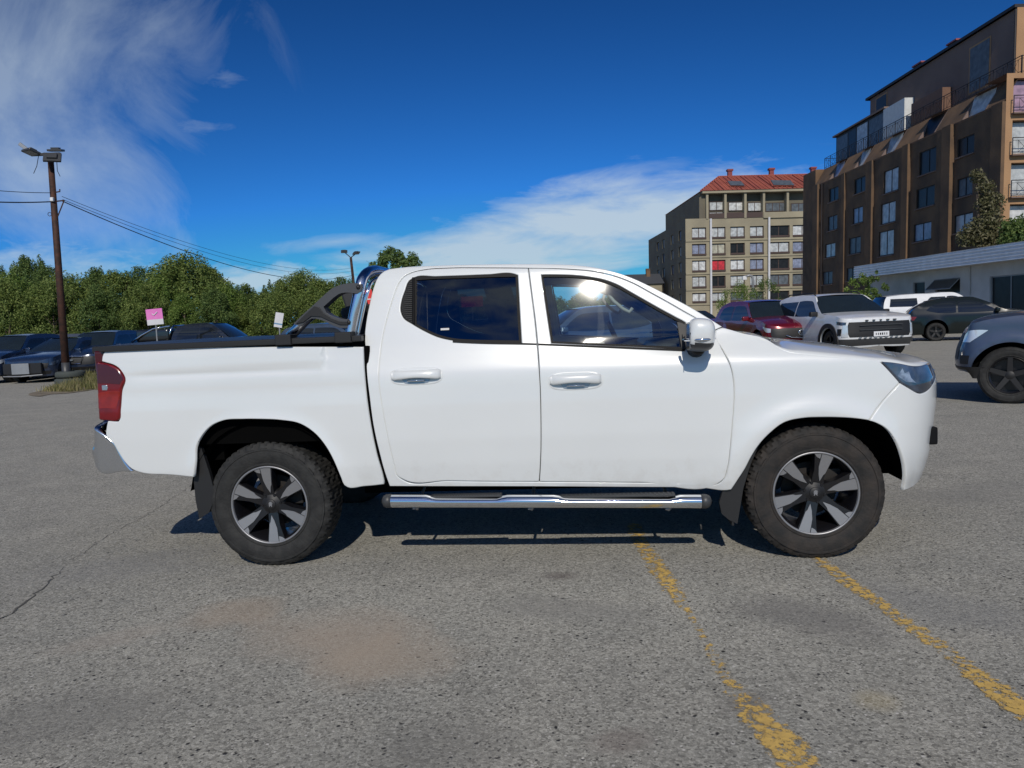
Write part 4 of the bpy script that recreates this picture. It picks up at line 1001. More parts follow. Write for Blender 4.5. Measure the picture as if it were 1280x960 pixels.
# sedan / hatch
sd_up = [('R', .92, 'ledge'), (-.86, .98, 'rear_window'), (-.6, 1.18, 'rear_window'), (-.25, 1.36, 'roof'), (.1, 1.43, 'roof'), (.7, 1.47, 'roof'), (1.2, 1.45, 'windshield'), (1.6, 1.27, 'windshield'), (2.12, 1.0, 'hood'), (2.6, .94, 'hood'), (3.0, .87, 'hood'), (3.3, .80, 'hood'), ('F', .72, 'x')]
sd_win = [[(-.30, 1.06), (0, .98), (.62, .96), (.62, 1.33), (.1, 1.32), (-.12, 1.22)], [(.68, .96), (1.2, .95), (1.9, .97), (1.55, 1.17), (1.2, 1.33), (.68, 1.34)]]
sd_bits = [('grille', [(fp(.28), .66), ('F', .66), ('F', .48), (fp(.34), .48)], 'black', .006),
           ('headlight', [(fp(-.16), .74), (fp(.26), .68), (fp(.26), .58), (fp(.0), .62)], 'lens', .004),
           ('lower_intake', [(fp(.2), .40), ('F', .40), ('F', .28), (fp(.24), .28)], 'black', .005),
           ('tail_light', [(rp(-.14), .86), (rp(.18), .88), (rp(.18), .74), (rp(-.05), .74)], 'red', .004)]
SD = dict(wb=2.60, sr=-.74, sf=3.02, H=1.47, W=1.78, belt=.97, up=sd_up, windows=sd_win, bits=sd_bits, r=.315, zb=.24, rim=M['black'])
# double cab pickup
pk_up = [('R', 1.12, 'ledge'), (-1.05, 1.16, 'deck'), (-.4, 1.17, 'deck'), (.52, 1.18, 'cabback'), (.58, 1.5, 'cabback'), (.70, 1.70, 'roof'), (.95, 1.76, 'roof'), (1.5, 1.79, 'roof'), (1.95, 1.76, 'windshield'), (2.3, 1.55, 'windshield'), (2.75, 1.22, 'hood'), (3.1, 1.18, 'hood'), (3.5, 1.12, 'hood'), (3.75, 1.05, 'hood'), ('F', .98, 'x')]
pk_win = [[(.72, 1.24), (.9, 1.20), (1.52, 1.18), (1.52, 1.62), (.95, 1.62), (.80, 1.5)], [(1.58, 1.18), (2.50, 1.20), (2.28, 1.42), (2.0, 1.60), (1.58, 1.62)]]
pk_bits = [('grille', [(fp(.36), .96), ('F', .96), ('F', .60), (fp(.38), .60)], 'black', .006),
           ('headlight', [(fp(-.10), 1.0), (fp(.18), .99), (fp(.33), .94), (fp(.33), .84), (fp(.12), .84)], 'lensbright', .004),
           ('lower_bumper', [(fp(-.06), .50), ('F', .50), ('F', .34), (fp(.0), .34)], 'black', .007),
           ('fog_surround', [(fp(.12), .66), (fp(.30), .66), (fp(.28), .54), (fp(.14), .54)], 'black', .007),
           ('tail_light', [(rp(-.1), 1.08), (rp(.08), 1.08), (rp(.08), .74), (rp(-.06), .74)], 'red', .004)]
PK = dict(wb=3.15, sr=-1.10, ra=.10, sf=3.62, fa=.42, H=1.79, W=1.88, belt=1.18, up=pk_up, windows=pk_win, bits=pk_bits, r=.385, zb=.42, gap=.09, rim=M['black'], nf=3.0)
# pickup with a solid canopy
PC = dict(PK); PC['up'] = [('R', 1.14, 'ledge'), (-1.05, 1.18, 'rear_window'), (-.98, 1.5, 'rear_window'), (-.86, 1.70, 'roof'), (-.3, 1.75, 'roof'), (.55, 1.77, 'roof')] + [u for u in pk_up[6:]]
PC['windows'] = [[(-.80, 1.26), (.36, 1.24), (.36, 1.60), (-.72, 1.60)]] + pk_win
# panel van
VN = dict(SUV); VN.update(H=1.9, W=1.8, up=[('R', 1.1, 'ledge'), (-.86, 1.14, 'rear_window'), (-.8, 1.7, 'rear_window'), (-.75, 1.84, 'roof'), (.4, 1.9, 'roof'), (1.7, 1.88, 'windshield'), (2.1, 1.6, 'windshield'), (2.6, 1.18, 'hood'), (3.0, 1.05, 'hood'), (3.3, .95, 'hood'), ('F', .86, 'x')], windows=[[(-.6, 1.2), (.62, 1.2), (.62, 1.7), (-.6, 1.7)], [(.7, 1.2), (2.2, 1.2), (1.8, 1.68), (.7, 1.7)]], belt=1.14)

def put(o, px, py, heading, anchor=(0, 0), Z=None):
    """stand the car so that its local anchor point (x,y) meets the ground at this spot"""
    g = gnd(px, py) if Z is None else Vector(((px), Z, 0))
    a = heading; ax, ay = anchor
    o.location = (g.x - (cos(a) * ax - sin(a) * ay), g.y - (sin(a) * ax + cos(a) * ay), 0); o.rotation_euler = (0, 0, a)
    return o
def at(px, Z):  # x position of picture column px at distance Z, on the ground
    d = ray(px, 400); return d.x / d.y * Z
G_L = 'cars parked in the left rows of the lot'
red = build_car('parked_suv', 'dark red SUV facing the camera beside the white SUV, its badge on a black grille', 'SUV', RED, M['maroon'])
put(red, at(968, 25), 0, radians(-84), (3.4, .92), Z=23.3); red.scale = (1.06, 1.04, 1.02)
wh = build_car('parked_suv', 'white boxy SUV with black grille, black wheel arches and black roof rails', 'SUV', JX, M['white2'])
put(wh, at(1091, 20.8), 0, radians(-86), (3.5, .96), Z=20.8); wh.scale = (1.05, 1.07, 1.01)
# black wheel arch trims, plate and hood letters on the white SUV
for s_ in (0, 1):
    for c in (0, 2.78):
        mb = MB(); P = [(c + .425 * cos(pi - pi * i / 20), .37 + .44 * sin(pi - pi * i / 20)) for i in range(21)]
        Q = [(c + .55 * cos(pi - pi * i / 20), .37 + .56 * sin(pi - pi * i / 20)) for i in range(21)]
        y = -.028 if s_ == 0 else 1.92 + .028; V = [(x, y, z) for x, z in P] + [(x, y, z) for x, z in Q] + [(x, y + (.06 if s_ == 0 else -.06), z) for x, z in Q]
        mb.add(V, [(i, i + 1, 22 + i, 21 + i) for i in range(20)] + [(21 + i, 22 + i, 43 + i, 42 + i) for i in range(20)]); mb.out('arch_trim', M['black'], wh)
pl = MB().box((3.625, .96, .62), (.012, .40, .13), bev=.004).out('number_plate', M['plate'], wh)
for i, w in enumerate((.03, .03, .045, .045, .03, .03)):
    MB().box((3.6325, .82 + i * .055, .62), (.003, w * .75, .06)).out('plate_character', M['black'], pl)
for zz in (.62 + .12, .86):
    MB().box((3.618, .96, zz), (.012, 1.1, .02)).out('grille_bar', M['greyplastic'], wh)
for i, w in enumerate((.07, .06, .05, .07, .08)):
    MB().box((3.60, .60 + i * .18, .985), (.03, w, .035), bev=.003).out('hood_letter', M['greyplastic'], wh)
for i in range(9):
    MB().box((3.615, .42 + i * .135, .535), (.02, .07, .03), bev=.003).out('grille_stud', M['chrome'], wh)
bd = MB(); bd.lathe([(.075, 0), (.09, -.012), (.105, 0)], 24, 'y', 0); R_ = Matrix.Rotation(radians(90), 3, 'Z')
bd.V = [R_ @ v for v in bd.V]; bd.V = [Vector((v.x + 3.615, v.y + .92, v.z * .8 + .66)) for v in bd.V]
bo = bd.out('badge', M['chrome'], red, True)
MB().tube([(3.625, .83, .69), (3.63, .90, .635), (3.63, .92, .65), (3.63, .94, .635), (3.625, 1.01, .69)], .010, 6).out('badge_wing', M['chrome'], bo)
MB().tube([(3.61, .45, .60), (3.625, .62, .53), (3.63, .92, .51), (3.625, 1.22, .53), (3.61, 1.39, .60)], .014, 6).out('grille_trim', M['chrome'], red, True)
MB().box((2.0, 1.30, 1.27), (.01, .10, .08), Matrix.Rotation(radians(-52), 3, 'Y')).out('windscreen_paper', M['plate'], red)
wp = build_car('parked_pickup', 'white pickup with canopy parked behind the dark hatchback by the low white building', 'pickup truck', PC, M['white2'])
put(wp, at(1093, 34), 0, radians(-6), (-1.0, .0), Z=33)
dk = build_car('parked_hatchback', 'very dark green grey hatchback seen from the side between white SUV and slate blue pickup', 'car', SD, M['greencar'])
put(dk, at(1166, 27.2), 0, radians(-22), (-.3, 0), Z=27.6); dk.scale = (1.02, 1.02, 1.04)
wl = build_car('parked_car', 'white car mostly hidden behind the white SUV, left of the canopy pickup', 'car', SD, M['white2'])
put(wl, at(1080, 40), 0, radians(-8), (2.0, .9), Z=40); wl.scale = (1, 1, 1.05)
PKg = dict(PK); PKg['res'] = .05; PKg['sf'] = 3.50; PKg['fa'] = .34; PKg['up'] = [(3.62, 1.08, 'hood') if u[0] == 3.75 else u for u in pk_up]
gp_ = build_car('parked_pickup', 'slate blue pickup cut off by the right edge, black wheel, nose pointing left', 'pickup truck', PKg, M['slate'])
w0 = gnd(1262, 505)
gp_.rotation_euler = (0, 0, radians(146))
# its far flank becomes the near one: front wheel on this side stands at w0
a_ = radians(146); ax, ay = 3.15, 1.88 - .03
gp_.location = (w0.x - (cos(a_) * ax - sin(a_) * ay), w0.y - (sin(a_) * ax + cos(a_) * ay), 0)
# a maroon car beyond the red one
mr = build_car('parked_car', 'small maroon car glimpsed beyond the windscreen pillar of the big white pickup', 'car', SD, M['maroon'])
put(mr, at(878, 44), 0, radians(-80), (3.2, .9), Z=42)
# ------------- left side of the lot
kia = build_car('parked_suv', 'dark blue SUV behind the lamp pole with chrome ringed grille and bright headlights', 'SUV', SUV, M['navy'], G_L)
put(kia, at(84, 27), 0, radians(-90), (3.45, .92), Z=27.0)
gr = MB().tube([(3.60, .42, .80), (3.61, .50, .56), (3.62, .92, .54), (3.61, 1.34, .56), (3.60, 1.42, .80), (3.62, .92, .83), (3.60, .42, .80)], .016, 8).out('grille_surround', M['chrome'], kia)
MB().box((3.635, .92, .69), (.01, .34, .05)).out('grille_badge', M['silver'], kia)
brk = build_car('damaged_hatchback', 'dark blue hatchback with its front bumper missing and a pale panel in front', 'car', SD, M['navy'], G_L)
put(brk, at(30, 26), 0, radians(-95), (3.2, .9), Z=26.0)
MB().box((3.46, .89, .50), (.10, 1.36, .36), bev=.03).out('exposed_radiator_frame', M['black'], brk)
MB().box((3.54, .86, .50), (.03, .62, .36), bev=.008).out('radiator_panel', M['galv'], brk)
MB().tube([(3.50, .2, .26), (3.58, .9, .25), (3.50, 1.6, .28)], .02, 8).out('hanging_bracket', M['galv'], brk)
lf = copy_tree(kia); lf['label'] = 'dark SUV cut off by the left edge of the picture, side windows showing'; put(lf, at(-34, 26.5), 0, radians(-93), (3.2, .9), Z=26.5)
def cp(src, label, cat, remap, px, Z, hd, anchor=(1.3, .9), sc=1.0, nm=None, group=G_L):
    c = copy_tree(src, None, remap); c['label'] = label; c['category'] = cat; c['group'] = group
    if nm: c.name = nm
    put(c, at(px, Z), 0, radians(hd), anchor, Z=Z); c.scale = (1, 1, sc); return c
nav = M['navy']; M['teal'] = mat('steel_blue_paint', (.10, .16, .24), .25, .4, .8); gcp = M['greencar']
cp(kia, 'pale silver SUV directly behind the rusty pole, second row', 'SUV', {nav: M['silver']}, 62, 33, -100, sc=.98)
cp(kia, 'blue grey SUV in the second row just left of the pickup tail lamp', 'SUV', {nav: M['teal']}, 142, 33.5, -110, sc=1.0)
cp(brk, 'low silver car in the second row between the pole and the left edge', 'car', {nav: M['silver']}, 22, 36, -95)
cp(kia, 'black SUV in the third row, roof just above its neighbours, right of the pole', 'SUV', {nav: M['blackcar']}, 108, 39, -100)
blk = build_car('parked_pickup', 'black pickup with a chrome roll bar parked just beyond the white truck bed', 'pickup truck', PK, M['blackcar'])
put(blk, at(160, 28), 0, radians(-4), (-1.0, 0), Z=28)
MB().tube([(.30, .28, 1.2), (.42, .30, 1.62), (.46, .45, 1.74), (.46, 1.43, 1.74), (.42, 1.58, 1.62), (.30, 1.60, 1.2)], .04, 10).out('roll_bar', M['chrome'], blk, True)
MB().tube([(-1.0, .1, 1.2), (-.62, .14, 1.45), (-.2, .2, 1.66), (.42, .24, 1.74)], .035, 10).out('roll_bar_strut', M['chrome'], blk, True)
MB().box((-.25, .94, 1.42), (1.25, 1.5, .46), bev=.12).out('bed_load_cover', M['blackcar'], blk, True)
vn = build_car('parked_van', 'small white van in front of the trees between the black pickup and grey sign', 'van', VN, M['white2'])
put(vn, at(316, 52), 0, radians(-40), (1.3, .9), Z=50)
cp(brk, 'maroon car just left of the small white van under the trees', 'car', {nav: M['maroon']}, 302, 44, -95)
cp(brk, 'dark green grey car right of the small white van under the trees', 'car', {nav: gcp}, 336, 46, -85)
cp(kia, 'dark blue SUV seen under the black arms of the roll bar', 'SUV', {nav: M['bluegrey']}, 410, 27, -14, (1.3, 0), .95)
cp(brk, 'navy car beyond the bed cover below the leaning grey sign', 'car', {nav: nav}, 372, 36, -92)
cp(brk, 'blue grey hatchback seen through the rear door window of the white pickup', 'car', {nav: M['bluegrey']}, 612, 24, -40, (1.3, 0))
cp(kia, 'dark blue SUV seen through the front door window of the white pickup', 'SUV', {nav: M['bluegrey']}, 735, 20, -168, (1.3, 1.8), 1.0)
cp(brk, 'silver car seen deep through the front door window near the steering wheel', 'car', {nav: M['silver']}, 812, 34, -60)
cp(brk, 'black car farther back in the second row at the far left edge', 'car', {nav: M['blackcar']}, -6, 33, -100)
# ------------------------------------------------------------------ ground
def asphalt():
    m = bpy.data.materials.new('asphalt'); m.use_nodes = True; nt = m.node_tree; N = nt.nodes; L = nt.links; b = N['Principled BSDF']
    b.inputs['Roughness'].default_value = .93; b.inputs['Specular IOR Level'].default_value = .25
    tc = N.new('ShaderNodeTexCoord')
    def noise(s, d=4, r=.5, off=0, w=0.0):
        mp = N.new('ShaderNodeMapping'); mp.inputs['Location'].default_value = (off, off * .7, 0); L.new(tc.outputs['Object'], mp.inputs[0])
        n = N.new('ShaderNodeTexNoise'); n.inputs['Scale'].default_value = s; n.inputs['Detail'].default_value = d; n.inputs['Roughness'].default_value = r; n.inputs['Distortion'].default_value = w
        L.new(mp.outputs[0], n.inputs['Vector']); return n.outputs['Fac']
    def ramp(v, stops):
        r = N.new('ShaderNodeValToRGB'); L.new(v, r.inputs[0]); e = r.color_ramp.elements
        while len(e) < len(stops): e.new(.5)
        for k, (p, c) in enumerate(stops): e[k].position = p; e[k].color = (*c, 1) if len(c) == 3 else c
        return r.outputs[0]
    def mix(f, a, c, mode='MIX'):
        x = N.new('ShaderNodeMix'); x.data_type = 'RGBA'; x.blend_type = mode
        if isinstance(f, float): x.inputs[0].default_value = f
        else: L.new(f, x.inputs[0])
        for i, v in ((6, a), (7, c)):
            if isinstance(v, tuple): x.inputs[i].default_value = (*v, 1)
            else: L.new(v, x.inputs[i])
        return x.outputs[2]
    def g1(v): return (v, v, v)
    base = ramp(noise(.35, 6, .55), [(.30, (.270, .264, .236)), (.5, (.300, .291, .257)), (.72, (.345, .331, .288))])
    base = mix(.5, base, ramp(noise(2.3, 5, .6, 5), [(.3, (.245, .242, .218)), (.7, (.365, .350, .305))]))
    # aggregate grain
    vo = N.new('ShaderNodeTexVoronoi'); vo.inputs['Scale'].default_value = 95; L.new(tc.outputs['Object'], vo.inputs['Vector'])
    sp = N.new('ShaderNodeSeparateColor'); L.new(vo.outputs['Color'], sp.inputs[0])
    grain = ramp(sp.outputs[0], [(.0, g1(.50)), (.25, g1(.82)), (.7, g1(1.1)), (1.0, g1(1.45))])
    base = mix(.85, base, grain, 'MULTIPLY')
    base = mix(.6, base, ramp(noise(160, 3, .7), [(.3, g1(.55)), (.5, g1(1.0)), (.7, g1(1.5))]), 'MULTIPLY')
    # dark pits
    def spots(scale, thr, soft, seed):
        v = N.new('ShaderNodeTexVoronoi'); v.inputs['Scale'].default_value = scale; mp = N.new('ShaderNodeMapping'); mp.inputs['Location'].default_value = (seed, seed, 0)
        nz = N.new('ShaderNodeTexNoise'); nz.inputs['Scale'].default_value = scale * 1.3
        L.new(tc.outputs['Object'], nz.inputs['Vector'])
        ad = N.new('ShaderNodeVectorMath'); ad.operation = 'SCALE'; ad.inputs['Scale'].default_value = .5 / scale; L.new(nz.outputs['Color'], ad.inputs[0])
        a2 = N.new('ShaderNodeVectorMath'); L.new(tc.outputs['Object'], a2.inputs[0]); L.new(ad.outputs[0], a2.inputs[1])
        L.new(a2.outputs[0], mp.inputs[0]); L.new(mp.outputs[0], v.inputs['Vector'])
        s = N.new('ShaderNodeSeparateColor'); L.new(v.outputs['Color'], s.inputs[0])
        # radius differs from cell to cell
        md = N.new('ShaderNodeMath'); md.operation = 'MULTIPLY'; L.new(s.outputs[1], md.inputs[0]); md.inputs[1].default_value = thr
        sb = N.new('ShaderNodeMath'); sb.operation = 'SUBTRACT'; L.new(md.outputs[0], sb.inputs[0]); L.new(v.outputs['Distance'], sb.inputs[1])
        ml = N.new('ShaderNodeMath'); ml.operation = 'MULTIPLY'; ml.use_clamp = True; L.new(sb.outputs[0], ml.inputs[0]); ml.inputs[1].default_value = soft
        gt = N.new('ShaderNodeMath'); gt.operation = 'GREATER_THAN'; L.new(s.outputs[0], gt.inputs[0]); gt.inputs[1].default_value = .45
        o = N.new('ShaderNodeMath'); o.operation = 'MULTIPLY'; L.new(ml.outputs[0], o.inputs[0]); L.new(gt.outputs[0], o.inputs[1]); return o.outputs[0]
    pit = spots(26, .27, 8, 0.0); pit2 = spots(60, .40, 8, 3.3); lit = spots(42, .30, 8, 8.1)
    base = mix(pit, base, (.035, .034, .033)); base = mix(pit2, base, (.065, .063, .060)); base = mix(lit, base, (.55, .53, .49))
    # sandy patch and stains
    def patch(cx, cy, rx, ry, rot, gain, n):
        mp = N.new('ShaderNodeMapping'); mp.vector_type = 'TEXTURE'; mp.inputs['Location'].default_value = (cx, cy, 0); mp.inputs['Rotation'].default_value = (0, 0, rot); mp.inputs['Scale'].default_value = (rx, ry, 1)
        L.new(tc.outputs['Object'], mp.inputs[0]); ln = N.new('ShaderNodeVectorMath'); ln.operation = 'LENGTH'; L.new(mp.outputs[0], ln.inputs[0])
        a = N.new('ShaderNodeMath'); a.operation = 'MULTIPLY_ADD'; L.new(n, a.inputs[0]); a.inputs[1].default_value = 1.6; a.inputs[2].default_value = .2
        s = N.new('ShaderNodeMath'); s.operation = 'SUBTRACT'; L.new(a.outputs[0], s.inputs[0]); L.new(ln.outputs['Value'], s.inputs[1])
        q = N.new('ShaderNodeMath'); q.operation = 'MULTIPLY'; q.use_clamp = True; L.new(s.outputs[0], q.inputs[0]); q.inputs[1].default_value = gain; return q.outputs[0]
    nz1 = noise(1.6, 6, .6, 2, .4)
    def half(v, k):
        m_ = N.new('ShaderNodeMath'); m_.operation = 'MULTIPLY'; L.new(v, m_.inputs[0]); m_.inputs[1].default_value = k; return m_.outputs[0]
    for (px, py, rx, ry, rot, col, k) in ((415, 800, .60, .42, -.5, (.37, .305, .24), .7), (470, 825, .42, .30, .2, (.38, .315, .245), .5), (300, 765, .26, .26, .4, (.37, .30, .23), .5), (130, 800, .3, .12, .5, (.36, .31, .26), .3),
                                          (1010, 770, .45, .25, -.7, (.15, .145, .14), .55), (560, 930, .3, .2, .2, (.17, .165, .15), .4), (720, 760, .5, .2, -.3, (.21, .205, .19), .45), (60, 900, .6, .3, .2, (.19, .185, .17), .45), (1180, 620, .8, .4, .1, (.22, .215, .2), .4), (700, 720, .12, .08, 0, (.10, .08, .075), .5), (1180, 760, .6, .3, -.8, (.21, .21, .208), .4), (930, 880, .18, .12, .3, (.15, .14, .13), .5), (200, 700, .9, .35, .5, (.215, .215, .21), .4), (780, 925, .14, .10, .3, (.20, .17, .15), .5), (1095, 875, .10, .10, 0, (.42, .35, .2), .35)):
        g = gnd(px, py); base = mix(half(patch(g.x, g.y, rx, ry, rot, 1.6, nz1), k), base, col)
    # old seams and hairline cracks
    cr = N.new('ShaderNodeTexVoronoi'); cr.feature = 'DISTANCE_TO_EDGE'; cr.inputs['Scale'].default_value = .55
    ds = N.new('ShaderNodeTexNoise'); ds.inputs['Scale'].default_value = 2.0; ds.inputs['Detail'].default_value = 8; ds.inputs['Roughness'].default_value = .7; L.new(tc.outputs['Object'], ds.inputs['Vector'])
    sc_ = N.new('ShaderNodeVectorMath'); sc_.operation = 'SCALE'; sc_.inputs['Scale'].default_value = .9; L.new(ds.outputs['Color'], sc_.inputs[0])
    ad = N.new('ShaderNodeVectorMath'); L.new(tc.outputs['Object'], ad.inputs[0]); L.new(sc_.outputs[0], ad.inputs[1]); L.new(ad.outputs[0], cr.inputs['Vector'])
    crk = ramp(cr.outputs['Distance'], [(.0, g1(1)), (.006, g1(.0))])
    msk = ramp(noise(.9, 4, .6, 9), [(.52, g1(0)), (.62, g1(1))])
    cm = N.new('ShaderNodeMath'); cm.operation = 'MULTIPLY'; L.new(crk, cm.inputs[0]); L.new(msk, cm.inputs[1])
    base = mix(half(cm.outputs[0], .6), base, (.08, .077, .07))
    L.new(base, b.inputs['Base Color'])
    bp = N.new('ShaderNodeBump'); bp.inputs['Strength'].default_value = .8; bp.inputs['Distance'].default_value = .006
    hgt = N.new('ShaderNodeMath'); hgt.operation = 'SUBTRACT'; L.new(noise(110, 4, .7), hgt.inputs[0]); L.new(pit, hgt.inputs[1]); L.new(hgt.outputs[0], bp.inputs['Height']); L.new(bp.outputs[0], b.inputs['Normal'])
    return m
M['asphalt'] = asphalt()
def struct(o): o['kind'] = 'structure'; return o
V = []; Fc = []
xs = [-600, -120, -40, -15, -6, 6, 15, 40, 120, 600]; ysl = [-60, -5, 0, 6, 12, 25, 60, 150, 400, 1200]
V = [(x, y, 0) for y in ysl for x in xs]; Fc = [(j * 10 + i, j * 10 + i + 1, (j + 1) * 10 + i + 1, (j + 1) * 10 + i) for j in range(9) for i in range(9)]
struct(mesh('ground', V, Fc, M['asphalt']))
# yellow bay lines, worn through to the asphalt
def worn_paint():
    m = mat('worn_yellow_paint', (.62, .41, .11), .85, col2=(.50, .33, .10), scale=30); nt = m.node_tree; N = nt.nodes; L = nt.links
    b = N['Principled BSDF']; tc = N.new('ShaderNodeTexCoord'); at_ = N.new('ShaderNodeAttribute'); at_.attribute_name = 'wear'
    n1 = N.new('ShaderNodeTexNoise'); n1.inputs['Scale'].default_value = 26; n1.inputs['Detail'].default_value = 6; n1.inputs['Roughness'].default_value = .75; L.new(tc.outputs['Object'], n1.inputs['Vector'])
    n2 = N.new('ShaderNodeTexNoise'); n2.inputs['Scale'].default_value = 2.2; n2.inputs['Detail'].default_value = 3; L.new(tc.outputs['Object'], n2.inputs['Vector'])
    def mt(op, a, c):
        x = N.new('ShaderNodeMath'); x.operation = op
        for i, v in enumerate((a, c)):
            if isinstance(v, (int, float)): x.inputs[i].default_value = v
            else: L.new(v, x.inputs[i])
        return x.outputs[0]
    s = mt('ADD', mt('ADD', mt('MULTIPLY', n1.outputs['Fac'], 2.1), mt('MULTIPLY', n2.outputs['Fac'], .5)), at_.outputs['Fac'])
    a = mt('MULTIPLY', mt('SUBTRACT', s, 1.56), 6.0); cl = N.new('ShaderNodeClamp'); L.new(a, cl.inputs[0])
    L.new(cl.outputs[0], b.inputs['Alpha']); return m
M['paint_line'] = worn_paint()
def strip(name, pts, widths, wear, m, z=.004, nx=6, label=None):
    P = [gnd(x, y) for x, y in pts]; Q = []; Wd = []; We = []
    for i in range(len(P) - 1):
        n = max(1, int((P[i + 1] - P[i]).length / .05))
        for k in range(n):
            t = k / n; Q.append(P[i].lerp(P[i + 1], t)); Wd.append(widths[i] + (widths[i + 1] - widths[i]) * t); We.append(wear[i] + (wear[i + 1] - wear[i]) * t)
    V = []; A = []
    for i, q in enumerate(Q):
        t = (Q[min(i + 1, len(Q) - 1)] - Q[max(i - 1, 0)]).normalized(); nn = Vector((-t.y, t.x, 0))
        for j in range(nx + 1):
            u = -1 + 2 * j / nx; v = q + nn * (u * Wd[i] / 2); V.append((v.x, v.y, z)); A.append(We[i] - .42 * abs(u) ** 3)
    Fc = [(i * (nx + 1) + j, (i + 1) * (nx + 1) + j, (i + 1) * (nx + 1) + j + 1, i * (nx + 1) + j + 1) for i in range(len(Q) - 1) for j in range(nx)]
    o = mesh(name, V, Fc, m); at_ = o.data.attributes.new('wear', 'FLOAT', 'POINT'); at_.data.foreach_set('value', A); return struct(o)
strip('painted_line', [(792, 655), (800, 679), (822, 708), (843, 742), (862, 768), (880, 800), (905, 845), (925, 868), (950, 900), (985, 940), (1010, 975), (1040, 1020)], [.14, .14, .15, .13, .085, .075, .085, .14, .17, .18, .18, .18], [.38, .38, .40, .34, .30, .27, .30, .36, .42, .46, .36, .36], M['paint_line'])
strip('painted_line', [(1005, 680), (1024, 700), (1060, 728), (1085, 745), (1120, 770), (1160, 798), (1200, 828), (1240, 860), (1290, 897), (1340, 935)], [.10, .11, .13, .13, .12, .13, .13, .15, .15, .15], [.30, .32, .42, .36, .28, .32, .34, .46, .44, .4], M['paint_line'])
# a real crack on the left
def crack(pts, w):
    P = [gnd(x, y) for x, y in pts]; V = []; rnd = random.Random(3); Q = []
    for i in range(len(P) - 1):
        n = max(2, int((P[i + 1] - P[i]).length / .04))
        for k in range(n): Q.append(P[i].lerp(P[i + 1], k / n) + Vector((rnd.uniform(-.02, .02), rnd.uniform(-.02, .02), 0)))
    for i, q in enumerate(Q):
        t = (Q[min(i + 1, len(Q) - 1)] - Q[max(i - 1, 0)]).normalized(); nn = Vector((-t.y, t.x, 0)); ww = w * (.25 + .9 * rnd.random()) * min(1, i / 4, (len(Q) - 1 - i) / 6 + .05)
        V += [(q.x + nn.x * ww, q.y + nn.y * ww, .003), (q.x - nn.x * ww, q.y - nn.y * ww, .003)]
    struct(mesh('asphalt_crack', V, [(2 * i, 2 * i + 1, 2 * i + 3, 2 * i + 2) for i in range(len(Q) - 1)], mat('crack', (.085, .082, .075), .95)))
crack([(-20, 790), (10, 768), (38, 748), (60, 728), (85, 705)], .006)
crack([(85, 705), (130, 672), (190, 640), (250, 600)], .0028)
# verge with grass round the pole
def blob_sheet(name, pts, m, z):
    P = [gnd(x, y) for x, y in pts]; L2 = smooth_loop([(p.x, p.y) for p in P], 80, .15)
    tri = geometry.tessellate_polygon([[Vector((x, y, 0)) for x, y in L2]])
    o = mesh(name, [(x, y, z) for x, y in L2], [tuple(t) for t in tri], m); bm = bmesh.new(); bm.from_mesh(o.data)
    for f in bm.faces:
        if f.normal.z < 0: f.normal_flip()
    bm.to_mesh(o.data); bm.free(); return struct(o)
blob_sheet('verge_soil', [(36, 493), (50, 489), (66, 486), (84, 478), (110, 468), (140, 464), (260, 466), (320, 478), (260, 484), (200, 487), (140, 488), (118, 487), (100, 490), (84, 492), (64, 493), (50, 496)], mat('verge_soil', (.24, .20, .15), .95, col2=(.13, .11, .07), scale=4, bump=.8, bscale=12, bdist=.04), .012)
def grass(name, n, region, hmin, hmax, m, label, kindseed=1):
    rnd = random.Random(kindseed); V = []; Fc = []
    P = [gnd(x, y) for x, y in region]; poly = [(p.x, p.y) for p in P]
    xs = [p[0] for p in poly]; ys = [p[1] for p in poly]; k = 0
    rx = [p[0] for p in region]; ry = [p[1] for p in region]; cl = []
    while len(cl) < 170:
        a, b = rnd.uniform(min(rx), max(rx)), rnd.uniform(min(ry), max(ry))
        if inpoly(a, b, region): g = gnd(a, b); cl.append((g.x, g.y, rnd.uniform(.15, 1.0) * (.45 + .55 * min(1, max(0, (a - 60) / 60)))))
    while k < n:
        c = rnd.choice(cl); x = c[0] + rnd.gauss(0, .14); y = c[1] + rnd.gauss(0, .14)
        k += 1; h = (hmin + (hmax - hmin) * rnd.random()) * c[2]; a = rnd.uniform(0, 2 * pi); w = rnd.uniform(.006, .014); lx, ly = rnd.gauss(0, h * .35), rnd.gauss(0, h * .35)
        b = len(V); dx, dy = cos(a) * w, sin(a) * w
        V += [(x - dx, y - dy, 0), (x + dx, y + dy, 0), (x + lx * .4 + dx * .7, y + ly * .4 + dy * .7, h * .6), (x + lx * .4 - dx * .7, y + ly * .4 - dy * .7, h * .6), (x + lx, y + ly, h)]
        Fc += [(b, b + 1, b + 2, b + 3), (b + 3, b + 2, b + 4)]
    o = mesh(name, V, Fc, m); o['kind'] = 'stuff'; return o
